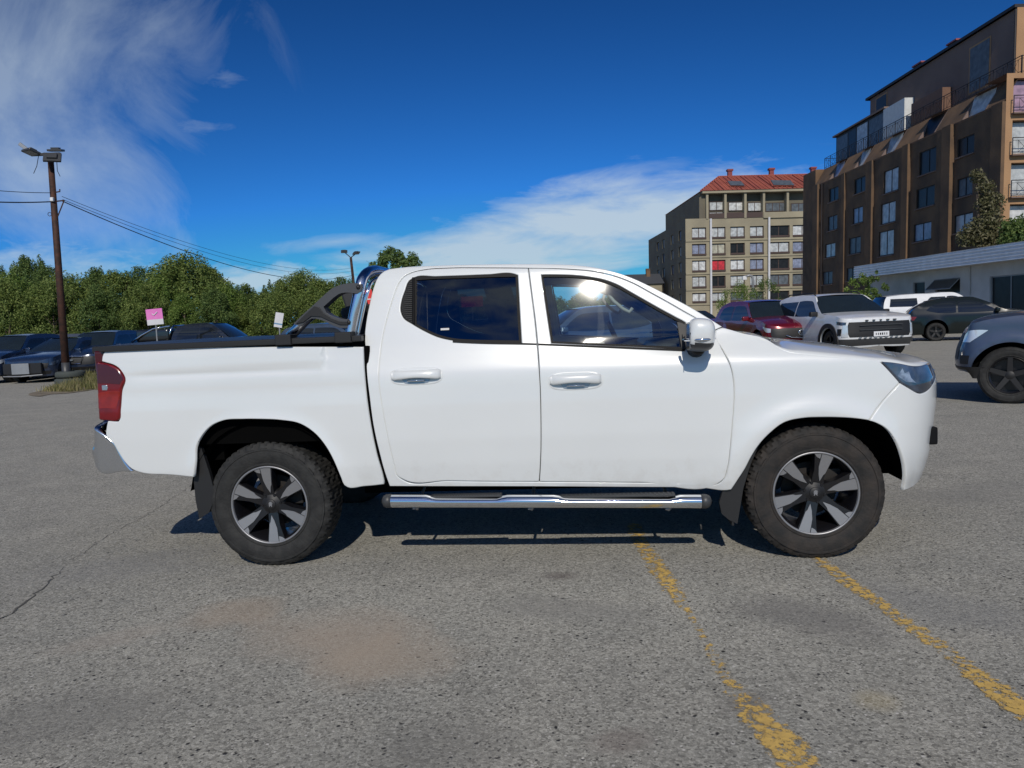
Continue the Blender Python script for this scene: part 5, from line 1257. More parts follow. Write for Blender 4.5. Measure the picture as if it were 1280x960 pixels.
def leafmat(name, c1, c2, c3, trans=.35):
    m = bpy.data.materials.new(name); m.use_nodes = True; nt = m.node_tree; N = nt.nodes; L = nt.links; b = N['Principled BSDF']
    g = N.new('ShaderNodeNewGeometry'); r = N.new('ShaderNodeValToRGB'); L.new(g.outputs['Random Per Island'], r.inputs[0])
    e = r.color_ramp.elements; e[0].color = (*c1, 1); e[1].color = (*c3, 1); x = e.new(.55); x.color = (*c2, 1)
    L.new(r.outputs[0], b.inputs['Base Color']); b.inputs['Roughness'].default_value = .6; b.inputs['Specular IOR Level'].default_value = .25
    t = N.new('ShaderNodeBsdfTranslucent'); L.new(r.outputs[0], t.inputs[0]); mx = N.new('ShaderNodeMixShader'); mx.inputs[0].default_value = trans
    out = N['Material Output']; L.new(b.outputs[0], mx.inputs[1]); L.new(t.outputs[0], mx.inputs[2]); L.new(mx.outputs[0], out.inputs[0]); return m
M['grassm'] = leafmat('verge_grass', (.13, .15, .05), (.24, .22, .09), (.42, .36, .19))
grass('verge_grass', 15000, [(52, 492), (76, 484), (98, 474), (112, 464), (200, 460), (300, 470), (300, 480), (200, 485), (130, 486), (100, 489), (74, 492)], .08, .55, M['grassm'], None)
M['leafA'] = leafmat('leaf_olive', (.095, .145, .036), (.16, .22, .056), (.27, .32, .095))
M['leafB'] = leafmat('leaf_deep', (.062, .112, .032), (.110, .170, .048), (.20, .26, .080))
M['leafC'] = leafmat('leaf_bright', (.095, .165, .032), (.155, .235, .052), (.26, .33, .09))
M['bark'] = mat('bark', (.10, .075, .055), .9, bump=.5, bscale=20)
# ------------------------------------------------------------------ trees
def crown_mesh(seed, H, Rr, nclump, nleaf, ls, z0=.12, conic=.5, spiky=0.0):
    rnd = random.Random(seed); V = []; Fc = []; cl = []
    for i in range(nclump):
        t = rnd.random() ** .8; z = H * (z0 + (1 - z0) * t)
        rad = Rr * ((1 - t) ** conic if t > .35 else (.75 + .25 * t / .35) * (.65 ** conic)) * rnd.uniform(.55, 1.0)
        a = rnd.uniform(0, 2 * pi); cr = Rr * rnd.uniform(.16, .30) * (1.1 - .45 * t)
        cl.append((rad * cos(a), rad * sin(a), z, cr))
    if spiky:
        for i in range(int(nclump * .22)):
            a = rnd.uniform(0, 2 * pi); rr = Rr * rnd.uniform(0, .7); zt_s = H * rnd.uniform(.84, 1.0 + spiky * .6) * (1 - .30 * (rr / Rr) ** 2)
            for j in range(4): cl.append((rr * cos(a), rr * sin(a), zt_s - j * H * .045, Rr * (.055 + .035 * j)))
    tot = sum(c[3] ** 2 for c in cl)
    for cx, cy, cz, cr in cl:
        k = max(12, int(nleaf * cr * cr / tot))
        for _ in range(k):
            u = Vector((rnd.gauss(0, 1), rnd.gauss(0, 1), rnd.gauss(0, 1))).normalized() * (rnd.random() ** .38) * cr
            u.z *= 1.15; p = Vector((cx, cy, cz)) + u
            if p.z < .08: continue
            s = ls * rnd.uniform(.6, 1.35); d = (u.normalized() + Vector((rnd.gauss(0, .8), rnd.gauss(0, .8), rnd.gauss(.2, .8)))).normalized()
            q = d.cross(Vector((rnd.gauss(0, 1), rnd.gauss(0, 1), rnd.gauss(0, 1)))).normalized(); w = d.cross(q)
            b = len(V); q = q * s; w = w * s * .42
            V += [p - q, p + w, p + q, p - w]; Fc.append((b, b + 1, b + 2, b + 3))
    return V, Fc
def trunk_mesh(seed, H, r):
    rnd = random.Random(seed); mb = MB(); P = [Vector((0, 0, 0))]
    for i in range(1, 6): P.append(Vector((rnd.gauss(0, .08) * i * .5, rnd.gauss(0, .08) * i * .5, H * .85 * i / 5)))
    mb.tube(P, [r * (1 - .15 * i) for i in range(6)], 8)
    for k in range(7):
        i = rnd.randint(1, 4); a = rnd.uniform(0, 2 * pi); q = P[i]; l = H * .28
        mb.tube([q, q + Vector((cos(a) * l * .5, sin(a) * l * .5, l * .45)), q + Vector((cos(a) * l, sin(a) * l, l * .8))], [r * .35, r * .22, r * .08], 6)
    return mb
def make_tree(label, seed, H, Rr, nc, nl, ls, m, **k):
    t = thing('tree', label, 'tree', (0, 0, 0)); V, Fc = crown_mesh(seed, H, Rr, nc, nl, ls, **k)
    mesh('crown', V, Fc, m, t); trunk_mesh(seed, H, k.get('tr', .10) if False else .10).out('trunk', M['bark'], t); return t
protos = [make_tree('x', 11, 5.0, 2.3, 70, 24000, .066, M['leafA'], conic=.45, spiky=.10),
          make_tree('x', 12, 5.0, 2.0, 65, 22000, .062, M['leafB'], conic=.6, spiky=.14),
          make_tree('x', 13, 5.0, 2.6, 85, 28000, .066, M['leafA'], conic=.38, spiky=.06),
          make_tree('x', 14, 5.0, 2.1, 70, 23000, .062, M['leafC'], conic=.5, spiky=.12),
          make_tree('x', 15, 5.0, 1.9, 55, 19000, .062, M['leafB'], conic=.75, spiky=.2)]
# (picture column, top row, distance, width factor, prototype)
TR = [(-45, 335, 42, 1.1, 0), (-15, 330, 44, 1.0, 1), (12, 345, 40, 1.0, 3), (30, 322, 46, .85, 4), (55, 333, 43, .95, 1), (85, 345, 40, 1.0, 2), (118, 337, 44, .9, 4), (145, 342, 42, 1.0, 0), (172, 334, 46, .9, 1),
      (196, 347, 40, .9, 3), (228, 320, 42, 1.15, 2), (256, 334, 44, 1.0, 0), (205, 343, 46, 1.0, 1), (282, 357, 41, .9, 3), (305, 356, 45, 1.0, 1), (326, 368, 40, .9, 0), (350, 352, 46, .85, 4), (376, 341, 43, 1.0, 2), (400, 352, 41, .95, 0), (425, 347, 46, .9, 1),
      (448, 365, 42, 1.0, 3), (475, 370, 45, 1.0, 0), (505, 372, 42, 1.0, 2), (540, 372, 46, 1.1, 1), (575, 370, 44, 1.1, 0), (612, 372, 43, 1.1, 3), (650, 370, 47, 1.1, 2), (690, 368, 44, 1.1, 1), (730, 366, 46, 1.1, 0), (768, 368, 50, 1.0, 2),
      (62, 352, 38, .8, 2), (180, 358, 38, .8, 0), (268, 362, 38, .8, 1), (410, 370, 38, .8, 2), (345, 366, 38.5, .8, 2), (122, 356, 38, .8, 1), (5, 352, 37.5, .8, 0), (230, 368, 38, .7, 3)]
placew = {}
def hor(px): return 400 - (px - 640) * math.tan(RHO)
adj = ['olive green', 'deep green', 'broad rounded olive', 'bright green', 'narrow dark']
refs = []
for i, (px, py, Z, wf, k) in enumerate(TR):
    src = protos[k]; o = copy_tree(src) if src.name in placew else src; placew[src.name] = 1
    top = atY(px, py, Z); sc = top.z / 5.15
    o.location = (top.x, Z, 0); o.rotation_euler = (0, 0, i * 1.7); o.scale = (wf * (sc * .5 + .55), wf * (sc * .5 + .55), sc); o['group'] = 'trees in the belt behind the parked cars'
    if px < 20: w = 'at the left edge of the tree belt'
    elif px < 75: w = 'in the belt just left of the rusty lamp pole'
    elif px < 130: w = 'in the belt just right of the rusty lamp pole'
    elif px < 215: w = 'behind the pink sign'
    elif px < 275: w = 'above the black pickup'
    elif px < 335: w = 'at the low gap above the white van'
    elif px < 385: w = 'behind the leaning grey sign'
    elif px < 440: w = 'behind the arms of the sports bar'
    elif px < 470: w = 'beside the red banner'
    elif px < 660: w = 'seen through the rear door window'
    else: w = 'seen through the front door window'
    lab = '%s tree %s' % (adj[k], w)
    if lab in refs:
        lab = '%s tree %s, %s of the belt' % (adj[k], w, 'front row' if Z < 41 else 'back row')
    if lab in refs: lab = lab + (', taller' if sc > 1 else ', lower')
    refs.append(lab); o['label'] = lab
for i, p in enumerate(protos):
    pass
tl_ = make_tree('tall round topped tree rising alone behind the cab roof next to the sports bar', 31, 9.0, 3.0, 60, 11000, .16, M['leafB'], conic=.3, z0=.45)
t0 = atY(487, 311, 62); tl_.location = (t0.x + .3, 62, 0); tl_.scale = (.9, .9, t0.z / 9.2)
# ------------------------------------------------------------------ lamp poles, wires, signs
def floodlight(parent, c, rz, tilt, s=1.0):
    R = Matrix.Rotation(rz, 3, 'Z') @ Matrix.Rotation(tilt, 3, 'X'); c = Vector(c)
    mb = MB(); mb.box(c, (.46 * s, .34 * s, .07 * s), R, bev=.02 * s); mb.box(c + R @ Vector((0, 0, .06 * s)), (.26 * s, .2 * s, .07 * s), R, bev=.015 * s)
    f = mb.out('floodlight', M['greyplastic'], parent)
    MB().box(c + R @ Vector((0, 0, -.037 * s)), (.38 * s, .26 * s, .006), R).out('lamp_glass', M['galv'], f)
    return f
b0 = gnd(84, 481); tp = atY(63, 196, b0.y)
pole = thing('lamp_pole', 'tall rusty steel lamp pole with floodlights, its foot standing in old tyres', 'lamp pole', b0)
lean = Vector((tp.x - b0.x, 0, tp.z))
MB().tube([Vector((0, 0, 0)), lean * .5, lean], [.115, .10, .085], 14).out('pole', M['rust'], pole, True)
MB().tube([Vector((0, 0, -.01)), lean * .10], [.125, .122], 14).out('pole_foot', M['greyplastic'], pole, True)
T0 = lean
MB().box(T0 + Vector((-.12, 0, .08)), (.85, .10, .07)).out('crossbar', M['greyplastic'], pole)
floodlight(pole, T0 + Vector((.20, -.25, -.08)), radians(20), radians(52), 1.05)
floodlight(pole, T0 + Vector((-.46, -.2, .12)), radians(-30), radians(-18), 1.0)
floodlight(pole, T0 + Vector((.10, .15, .22)), radians(10), radians(10), .9)
MB().box(T0 + Vector((-.72, -.1, .30)), (.34, .06, .10), Matrix.Rotation(radians(40), 3, 'Y'), bev=.02).out('floodlight_visor', M['galv'], pole)
MB().tube([T0 + Vector((-.30, -.1, .02)), T0 + Vector((-.38, -.1, -.28)), T0 + Vector((-.50, -.1, -.50))], .010, 5).out('hanging_cable', M['black'], pole)
MB().tube([T0 + Vector((.24, -.1, -.15)), T0 + Vector((.23, -.1, -.45)), T0 + Vector((.30, -.1, -.62))], .010, 5).out('hanging_cable', M['black'], pole)
def on_pole(py): return atY(66, py, b0.y) - b0
w1 = on_pole(252); w2 = on_pole(241)
MB().tube([Vector((w1.x + .02, 0, w1.z)), Vector((w1.x + .36, -.0, w1.z + .02))], .022, 6).tube([Vector((w1.x + .06, 0, w1.z - .55)), Vector((w1.x + .34, 0, w1.z))], .018, 6).out('bracket', M['rust'], pole)
MB().tube([Vector((w2.x, 0, w2.z)), Vector((w2.x + .25, -.05, w2.z + .02)), Vector((w2.x + .25, -.05, w2.z + .09))], .02, 6).out('insulator_hook', M['rust'], pole)
MB().box(Vector((w2.x + .03, -.12, w2.z - .22)), (.10, .10, .12), bev=.03).out('insulator', M['plate'], pole)
MB().lathe([(.05, -.01), (.065, 0), (.05, .01)], 14, 'y', 0, (w1.x - .12, -.02, w1.z - .38)).out('cable_ring', M['rust'], pole)
for i, (dz, s_) in enumerate(((0.0, 1.0), (.22, .97))):
    t_ = thing('old_tyre', ('worn black tyre lying flat on the ground round the pole foot, bottom one' if i == 0 else 'worn black tyre stacked on top of the other round the pole foot'), 'tyre', (b0.x + .12 + .02 * i, b0.y - .02, dz), group='old tyres round the pole foot')
    mb = MB(); mb.lathe([(.26, .02), (.28, .0), (.36, -.005 + .01), (.42, .03), (.435, .07), (.435, .15), (.42, .19), (.36, .215), (.28, .215), (.26, .20)], 40, 'z'); mb.V = [v * s_ for v in mb.V]
    mb.out('tyre_casing', mat('old_tyre_rubber', (.055, .065, .06), .85, bump=.4, bscale=30), t_, True)
b1 = gnd(443, 430); Zf = 62.0
lampx = atY(443, 360, Zf); lt = atY(438.5, 322, Zf)
pole2 = thing('street_lamp', 'distant slim lamp pole with two floodlights beyond the sports bar', 'street lamp', (lampx.x + .2, Zf, 0))
MB().tube([(0, 0, 0), (lt.x - lampx.x - .2, 0, lt.z)], [.13, .10], 10).out('pole', M['rust'], pole2, True)
q = Vector((lt.x - lampx.x - .2, 0, lt.z))
MB().tube([q, q + Vector((-.45, 0, .42))], .04, 6).tube([q, q + Vector((.40, 0, .28))], .04, 6).out('lamp_arm', M['greyplastic'], pole2)
floodlight(pole2, q + Vector((-.50, 0, .50)), .2, radians(35), 1.1); floodlight(pole2, q + Vector((.46, 0, .34)), -.2, radians(30), 1.2)
def wire(P0, P1, sag, r, label):
    n = 40; P = [P0.lerp(P1, i / n) - Vector((0, 0, sag * 4 * (i / n) * (1 - i / n))) for i in range(n + 1)]
    tag(MB().tube(P, r, 5, caps=True).out('overhead_wire', M['black'], None), label, 'wire', 'overhead wires strung from the pole')
pw = b0 + Vector((w1.x + .3, 0, w1.z)); pend = atY(441, 344, Zf)
wire(pw, pend, 1.15, .016, 'thickest and lowest overhead wire from the rusty pole to the distant lamp')
wire(pw + Vector((-.02, .05, .06)), pend + Vector((0, 0, .35)), 1.0, .008, 'thin middle overhead wire from the rusty pole to the distant lamp')
wire(pw + Vector((-.06, .1, .16)), pend + Vector((0, .1, .6)), .95, .008, 'thin topmost overhead wire from the rusty pole to the distant lamp')
wire(b0 + Vector((w1.x, 0, w1.z)), atY(-60, 249, 21), .05, .018, 'thick overhead wire leaving the rusty pole towards the left edge')
wire(b0 + Vector((w2.x, 0, w2.z)), atY(-60, 232, 21), .05, .010, 'thin upper overhead wire leaving the rusty pole towards the left edge')
# price boards standing above the cars
def board(px0, py0, px1, py1, Z, label, cat, cols, rz=0.0, tilt=0.0, name='sign_board'):
    a = atY(px0, py0, Z); b = atY(px1, py1, Z); w, h = b.x - a.x, a.z - b.z; c = ((a.x + b.x) / 2, Z, 0)
    t = thing(name, label, cat, c, rz); zc = (a.z + b.z) / 2; R = Matrix.Rotation(tilt, 3, 'Y')
    MB().tube([(0, .03, 0), (0, .03, zc)], .022, 8).out('post', M['galv'], t)
    z1 = h / 2
    for k, (fr, m_) in enumerate(cols):
        z0_ = z1 - h * fr; MB().box(R @ Vector((0, 0, (z0_ + z1) / 2)) + Vector((0, 0, zc)), (w, .03, abs(z1 - z0_)), R).out('sign_panel', m_, t); z1 = z0_
    return t, w, h, zc, R
pink = mat('pink_sign', (.72, .22, .52), .6, col2=(.66, .16, .47)); paper = mat('white_sign', (.62, .62, .64), .6); redm = mat('red_banner', (.72, .035, .03), .55)
t, w, h, zc, R = board(182.5, 386.5, 204.5, 405.5, 24.5, 'pink square sign with a white check mark above a white strip', 'sign', [(.66, pink), (.34, paper)], 0, radians(-3))
MB().tube([(-.07, -.025, zc + h * .19), (-.015, -.025, zc + h * .10), (.10, -.025, zc + h * .30)], .016, 6).out('check_mark', M['plate'], t)
t, w, h, zc, R = board(343, 391, 354, 409, 26, 'small grey white board leaning, mounted beyond the truck bed', 'sign', [(.72, paper), (.10, mat('blue_strip', (.12, .25, .40), .6)), (.18, paper)], radians(12), radians(12))
t, w, h, zc, R = board(449, 363, 467, 384.5, 26, 'red banner sign between the sports bar tube and the cab', 'sign', [(1.0, redm)], 0, radians(-6))
MB().box((.10, -.02, zc - .01), (.14, .012, .035)).out('white_mark', M['plate'], t)
t, w, h, zc, R = board(576, 371, 604, 383, 27, 'red banner sign seen through the rear door window', 'sign', [(1.0, redm)])
# ------------------------------------------------------------------ buildings
def wallgrid(parent, name, O, U, t0, t1, z0, z1, m, holes=(), th=.25, nrm=None):
    """a wall in the vertical plane O + t*U, z; windows are real recesses: holes (ta,tb,za,zb)"""
    ts = sorted({t0, t1} | {v for h in holes for v in h[:2] if t0 < v < t1}); zs = sorted({z0, z1} | {v for h in holes for v in h[2:4] if z0 < v < z1})
    mb = MB(); n = nrm
    for i in range(len(ts) - 1):
        for j in range(len(zs) - 1):
            tc_, zc_ = (ts[i] + ts[i + 1]) / 2, (zs[j] + zs[j + 1]) / 2
            if any(h[0] < tc_ < h[1] and h[2] < zc_ < h[3] for h in holes): continue
            P = [O + U * t + Vector((0, 0, z)) for t, z in ((ts[i], zs[j]), (ts[i + 1], zs[j]), (ts[i + 1], zs[j + 1]), (ts[i], zs[j + 1]))]
            mb.add(P, [(0, 1, 2, 3)])
    for h in holes:
        P = [O + U * t + Vector((0, 0, z)) for t, z in ((h[0], h[2]), (h[1], h[2]), (h[1], h[3]), (h[0], h[3]))]; Q = [p - n * th for p in P]
        mb.add(P + Q, [(0, 4, 5, 1), (1, 5, 6, 2), (2, 6, 7, 3), (3, 7, 4, 0)])
    return mb.out(name, m, parent)
def window(parent, O, U, n, h, frame, glassm, depth=.18, mull=1, curtain=None, bar=.05):
    ta, tb, za, zb_ = h; A = O - n * depth
    def bx_(mb, t0_, t1_, z0_, z1_, d0, d1):
        P = [A + U * t + Vector((0, 0, z)) + n * d for d in (d0, d1) for t, z in ((t0_, z0_), (t1_, z0_), (t1_, z1_), (t0_, z1_))]
        mb.add(P, [(0, 1, 2, 3), (4, 7, 6, 5), (0, 4, 5, 1), (1, 5, 6, 2), (2, 6, 7, 3), (3, 7, 4, 0)])
    mb = MB(); bx_(mb, ta, tb, za, za + bar, 0, .06); bx_(mb, ta, tb, zb_ - bar, zb_, 0, .06); bx_(mb, ta, ta + bar, za + bar, zb_ - bar, 0, .06); bx_(mb, tb - bar, tb, za + bar, zb_ - bar, 0, .06)
    for k in range(mull):
        t = ta + (tb - ta) * (k + 1) / (mull + 1); bx_(mb, t - bar / 2, t + bar / 2, za + bar, zb_ - bar, 0, .06)
    f = mb.out('window', frame, parent)
    g = MB(); bx_(g, ta + bar * .5, tb - bar * .5, za + bar * .5, zb_ - bar * .5, .02, .03); g.out('pane', glassm, f)
    return f
def bcur(name, c, rough=.35): return mat(name, c, rough, 0, .25 if max(c) > .1 else .08, var=.4, scale=2.5)
W_dark = bcur('window_dark', (.020, .022, .024), .3); W_cur = bcur('window_curtain', (.55, .57, .57)); W_pale = bcur('window_pale', (.68, .69, .68)); W_blue = bcur('window_blue', (.26, .29, .40)); W_red = bcur('window_red', (.60, .03, .04)); W_cream = bcur('window_cream', (.48, .46, .36))
W_grey = bcur('window_grey', (.13, .15, .17), .35)
for m_ in (W_dark, W_grey): m_.node_tree.nodes['Principled BSDF'].inputs['Specular IOR Level'].default_value = .2; m_.node_tree.nodes['Principled BSDF'].inputs['Coat Weight'].default_value = 0
def stucco(name, c, c2, sc=.5, bump=.5):
    return mat(name, c, .9, col2=c2, scale=sc, bump=bump, bscale=14, bdist=.03)
# --- brown block on the right
def planeat(px, py, O, n):
    d = ray(px, py); t = (O - EYE).dot(n) / d.dot(n); return EYE + d * t
BR = stucco('brown_render', (.175, .105, .057), (.090, .058, .037), .55); BR2 = stucco('sunlit_brown_render', (.40, .235, .12), (.33, .19, .10), .4); BRU = stucco('mauve_render', (.20, .145, .125), (.16, .115, .10), .4)  # one render twice: side's shade and street face's sun put into the colours
MET = mat('black_iron', (.02, .014, .014), .6)
c0 = atY(1250, 340, 48.0); c0.z = 0; c1 = atY(1017, 340, 78.0); c1.z = 0
bb = thing('apartment_building', 'tall brown apartment block with sloped upper storey and iron roof terrace railing at the right', 'building', c0)
bb.rotation_euler = (0, radians(1.2), 0)
O = Vector((0, 0, 0)); U = (c1 - c0).normalized(); Lw = (c1 - c0).length; n = Vector((-U.y, U.x, 0))
if n.x > 0: n = -n
def tz(px, py):
    p = planeat(px, py, c0, n); q = p - c0; return q.dot(U), p.z
def rect(a, b, sc=.2291, ox=1000, oy=180, c=None, d=None): return None
def R4(x0, y0, x1, y1, s, ox, oy):
    ta, za = tz(ox + x0 * s, oy + y0 * s); tb, zb_ = tz(ox + x1 * s, oy + y1 * s)
    zm = tz(ox + (x0 + x1) / 2 * s, oy + y0 * s)[1], tz(ox + (x0 + x1) / 2 * s, oy + y1 * s)[1]
    return [min(ta, tb), max(ta, tb), zm[1], zm[0]]
s3 = .2291
wins = [(140, 390, 192, 470, W_grey), (128, 542, 184, 618, W_cur), (118, 695, 172, 765, W_grey), (142, 237, 195, 312, W_dark), (275, 345, 330, 432, W_blue), (258, 508, 322, 598, W_grey), (248, 675, 300, 745, W_grey), (280, 182, 345, 265, W_dark),
        (440, 135, 520, 262, W_cur), (428, 318, 508, 432, W_cur), (420, 472, 502, 608, W_cur), (632, 28, 730, 158, W_dark), (620, 235, 720, 342, W_dark), (610, 430, 705, 528, W_blue), (842, 182, 925, 284, W_grey), (830, 380, 930, 480, W_cur), (838, -40, 930, 60, W_dark)]
H_ = []; HM = []
for x0, y0, x1, y1, mm_ in wins:
    h = R4(x0, y0, x1, y1, s3, 1000, 180); H_.append(h); HM.append(mm_)

Z1, Z2, INS = 13.4, 15.05, .9
KL = Lw / 27.02
def L3(t, d, z): return O + U * (t * KL if t != Lw else t) - n * d + Vector((0, 0, z))
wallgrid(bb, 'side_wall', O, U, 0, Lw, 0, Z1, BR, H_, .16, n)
for h, m_ in zip(H_, HM):
    window(bb, O, U, n, h, M['black'] if m_ in (W_dark, W_blue) else MET, m_, .14, 0 if (h[0] > 12 and h[0] < 13) else 1, bar=.07)
for h in H_:
    MB().box(L3((h[0] + h[1]) / 2 / KL, -.04, h[2] - .06), (.12, h[1] - h[0] + .16, .08), U.to_track_quat('Y', 'Z').to_matrix()).out('window_sill', BRU, bb)
# shallow pilasters breaking up the long wall
for t0_, t1_, d_ in ((0, 1.0, .22), (4.95, 5.9, .30), (5.9, 6.8, .12), (10.2, 11.0, .25), (15.6, 16.6, .22), (20.6, 21.2, .15), (25.9, Lw, .30)):
    P = [L3(t, d, z) for z in (0, Z1) for t, d in ((t0_, 0.0), (t0_, -d_), (t1_, -d_), (t1_, 0.0))]
    MB().add(P, [(0, 1, 5, 4), (1, 2, 6, 5), (2, 3, 7, 6), (4, 5, 6, 7)]).out('pilaster', BR, bb)
MB().tube([L3(25.3, -.10, 0), L3(25.3, -.10, Z1)], .06, 8).out('downpipe', MET, bb)
# sloped storey with window dormers
mb = MB()
sl = [(1.7, 4.0), (7.1, 9.1), (12.3, 14.3), (17.3, 18.9), (22.0, 23.7)]
edges = [0] + [v for a in sl for v in a] + [Lw]
for i in range(0, len(edges) - 1):
    a, b = edges[i], edges[i + 1]
    if i % 2 == 0: MB().add([L3(a, -.10, Z1), L3(b, -.10, Z1), L3(b, INS, Z2), L3(a, INS, Z2)], [(0, 1, 2, 3)]).out('sloped_wall', BR, bb)
pass
mb = MB(); mb.add([L3(0, -.10, Z1), L3(Lw, -.10, Z1), L3(Lw, 0.05, Z1 - .12), L3(0, .05, Z1 - .12)], [(0, 3, 2, 1)]); mb.out('drip_edge', BRU, bb)
for k, (a, b) in enumerate(sl):
    for t in (a, b):
        mb = MB(); mb.add([L3(t - .06, -.12, Z1), L3(t + .06, -.12, Z1), L3(t + .06, INS, Z2), L3(t - .06, INS, Z2), L3(t - .06, .55, Z1), L3(t + .06, .55, Z1)], [(0, 1, 2, 3), (0, 3, 4), (1, 5, 2)])
        mb.out('dormer_cheek', BRU, bb)
    g = MB(); g.add([L3(a + .06, .25, Z1), L3(b - .06, .25, Z1), L3(b - .06, .62, Z2 - .25), L3(a + .06, .62, Z2 - .25)], [(0, 1, 2, 3)]); g.add([L3(a, .2, Z2 - .25), L3(b, .2, Z2 - .25), L3(b, INS, Z2), L3(a, INS, Z2)], [(0, 1, 2, 3)], 1)
    g.out('dormer_window', W_dark, bb, mats=[(W_cur if k in (2, 3) else W_pale if k == 0 else W_dark if k == 1 else W_blue), BR])
# terrace, railing, penthouse
MB().add([L3(0, INS - .02, Z2), L3(Lw, INS - .02, Z2), L3(Lw, 14, Z2), L3(0, 14, Z2)], [(0, 1, 2, 3), (3, 2, 1, 0)]).out('terrace', BRU, bb)
def railing(parent, A, B, h=1.05, step=1.4, cross=True):
    L_ = (B - A).length; nn = max(1, int(L_ / step)); mb = MB(); z = Vector((0, 0, 1))
    mb.tube([A + z * h, B + z * h], .028, 5).tube([A + z * .12, B + z * .12], .018, 5).tube([A + z * (h - .16), B + z * (h - .16)], .014, 5)
    for i in range(nn + 1): p = A.lerp(B, i / nn); mb.tube([p, p + z * h], .03, 5)
    for i in range(nn):
        a, b = A.lerp(B, i / nn), A.lerp(B, (i + 1) / nn); q = a.lerp(b, .25); w_ = a.lerp(b, .75)
        mb.tube([q + z * .12, q + z * (h - .16)], .012, 4).tube([w_ + z * .12, w_ + z * (h - .16)], .012, 4)
        if cross: mb.tube([q + z * .12, w_ + z * (h - .16)], .012, 4).tube([w_ + z * .12, q + z * (h - .16)], .012, 4)
    return mb.out('railing', MET, parent)
railing(bb, L3(0, INS, Z2), L3(Lw, INS, Z2)); railing(bb, L3(Lw, INS, Z2), L3(Lw, 4, Z2)); railing(bb, L3(.05, INS, Z2), L3(.05, 10, Z2))
def blockwall(name, t0_, t1_, d0, d1, z0_, z1_, m_, parent=bb, holes=(), overlap=0):
    mb = MB(); P = [L3(t, d, z) for z in (z0_, z1_) for t, d in ((t0_, d0), (t1_, d0), (t1_, d1), (t0_, d1))]
    mb.add(P, [(0, 1, 5, 4), (1, 2, 6, 5), (2, 3, 7, 6), (3, 0, 4, 7), (4, 5, 6, 7)]); return mb.out(name, m_, parent)
blockwall('penthouse', 2.3, 20.4, 2.0, 12, Z2, 19.75, BRU); blockwall('roof_slab', 2.0, 20.8, 1.75, 12.3, 19.75, 19.95, MET)
blockwall('glazed_gallery', 16.9, 26.0, 1.55, 4.0, Z2, 17.9, MET); blockwall('gallery_roof', 16.7, 26.3, 1.3, 4.2, 17.9, 18.05, BRU)
for k, (a, b, m_) in enumerate(((17.1, 19.6, W_grey), (19.9, 21.8, W_cur), (22.0, 23.4, W_dark), (23.6, 25.8, W_grey))):
    P = [L3(t, 1.53, z) for z in (Z2 + .2, 17.7) for t in (a, b)]; MB().add(P, [(0, 1, 3, 2)]).out('gallery_pane', m_, bb)
for (a, b, z0_, z1_, m_) in ((17.6, 19.3, 18.3, 19.4, W_dark), (4.6, 6.6, 15.9, 18.9, W_grey)):
    P = [L3(t, 1.96, z) for z in (z0_, z1_) for t in (a, b)]; MB().add(P, [(0, 1, 3, 2)]).out('penthouse_window', m_, bb)
    P = [L3(t, 1.98, z) for z in (z0_ - .12, z1_ + .12) for t in (a - .12, b + .12)]; MB().add(P, [(0, 1, 3, 2)]).out('window_surround', BR2, bb)
blockwall('terrace_screen', 13.4, 16.6, 1.2, 1.96, Z2, 17.75, mat('white_screen', (.62, .64, .64), .5)); blockwall('terrace_store', 8.6, 12.6, 1.3, 1.96, Z2, 17.0, mat('brown_wood', (.16, .085, .055), .7))
for t_, w_ in ((9.2, 1.0), (13.6, 1.1)):
    blockwall('chimney', t_, t_ + w_, 2.6, 3.5, 19.95, 20.5, BR); blockwall('chimney_cap', t_ - .1, t_ + w_ + .1, 2.5, 3.6, 20.5, 20.62, mat('red_metal', (.28, .06, .05), .5))
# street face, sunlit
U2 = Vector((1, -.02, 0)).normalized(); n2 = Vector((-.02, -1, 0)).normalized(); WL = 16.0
hs = [(.42 + k * 4.4, 2.9 + k * 4.4, z, z + 2.0) for z in (12.75, 10.25, 7.7, 5.2, 2.7) for k in range(3)]
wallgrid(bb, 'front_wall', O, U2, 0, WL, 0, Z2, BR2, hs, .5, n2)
for i, h in enumerate(hs):
    window(bb, O, U2, n2, h, MET, (mat('pink_curtain', (.42, .27, .36), .4, 0, .5, var=.4) if i < 3 else W_cur if i < 9 else W_pale), .45, 1, bar=.07)
    A = O + U2 * (h[0] - .12) + n2 * .28 + Vector((0, 0, h[2] - .1)); B = O + U2 * (h[1] + .12) + n2 * .28 + Vector((0, 0, h[2] - .1))
    railing(bb, A, B, 1.0, 1.0)
    MB().box((A + B) / 2 - n2 * .14 - Vector((0, 0, .03)), ((B - A).length, .30, .07)).out('balcony_slab', BRU, bb)
MB().add([O + U2 * .0 + Vector((0, 0, Z2)), O + U2 * WL + Vector((0, 0, Z2)), O + U2 * WL - n2 * 2.3 + Vector((0, 0, Z2)), O - n2 * 2.3 + Vector((0, 0, Z2))], [(0, 1, 2, 3), (3, 2, 1, 0)]).out('front_terrace', BRU, bb)
railing(bb, O + Vector((0.9, 0.05, Z2)), O + U2 * WL + Vector((0, .05, Z2)))
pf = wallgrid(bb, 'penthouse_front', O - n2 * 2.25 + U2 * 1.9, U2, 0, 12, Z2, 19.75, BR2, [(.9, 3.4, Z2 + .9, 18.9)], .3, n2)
window(bb, O - n2 * 2.25 + U2 * 1.9, U2, n2, (.9, 3.4, Z2 + .9, 18.9), paper, W_pale, .25, 1)
MB().tube([O + U2 * 1.75 - n2 * 2.15 + Vector((0, 0, Z2)), O + U2 * 1.75 - n2 * 2.15 + Vector((0, 0, 19.6))], .07, 8).out('downpipe', MET, bb)
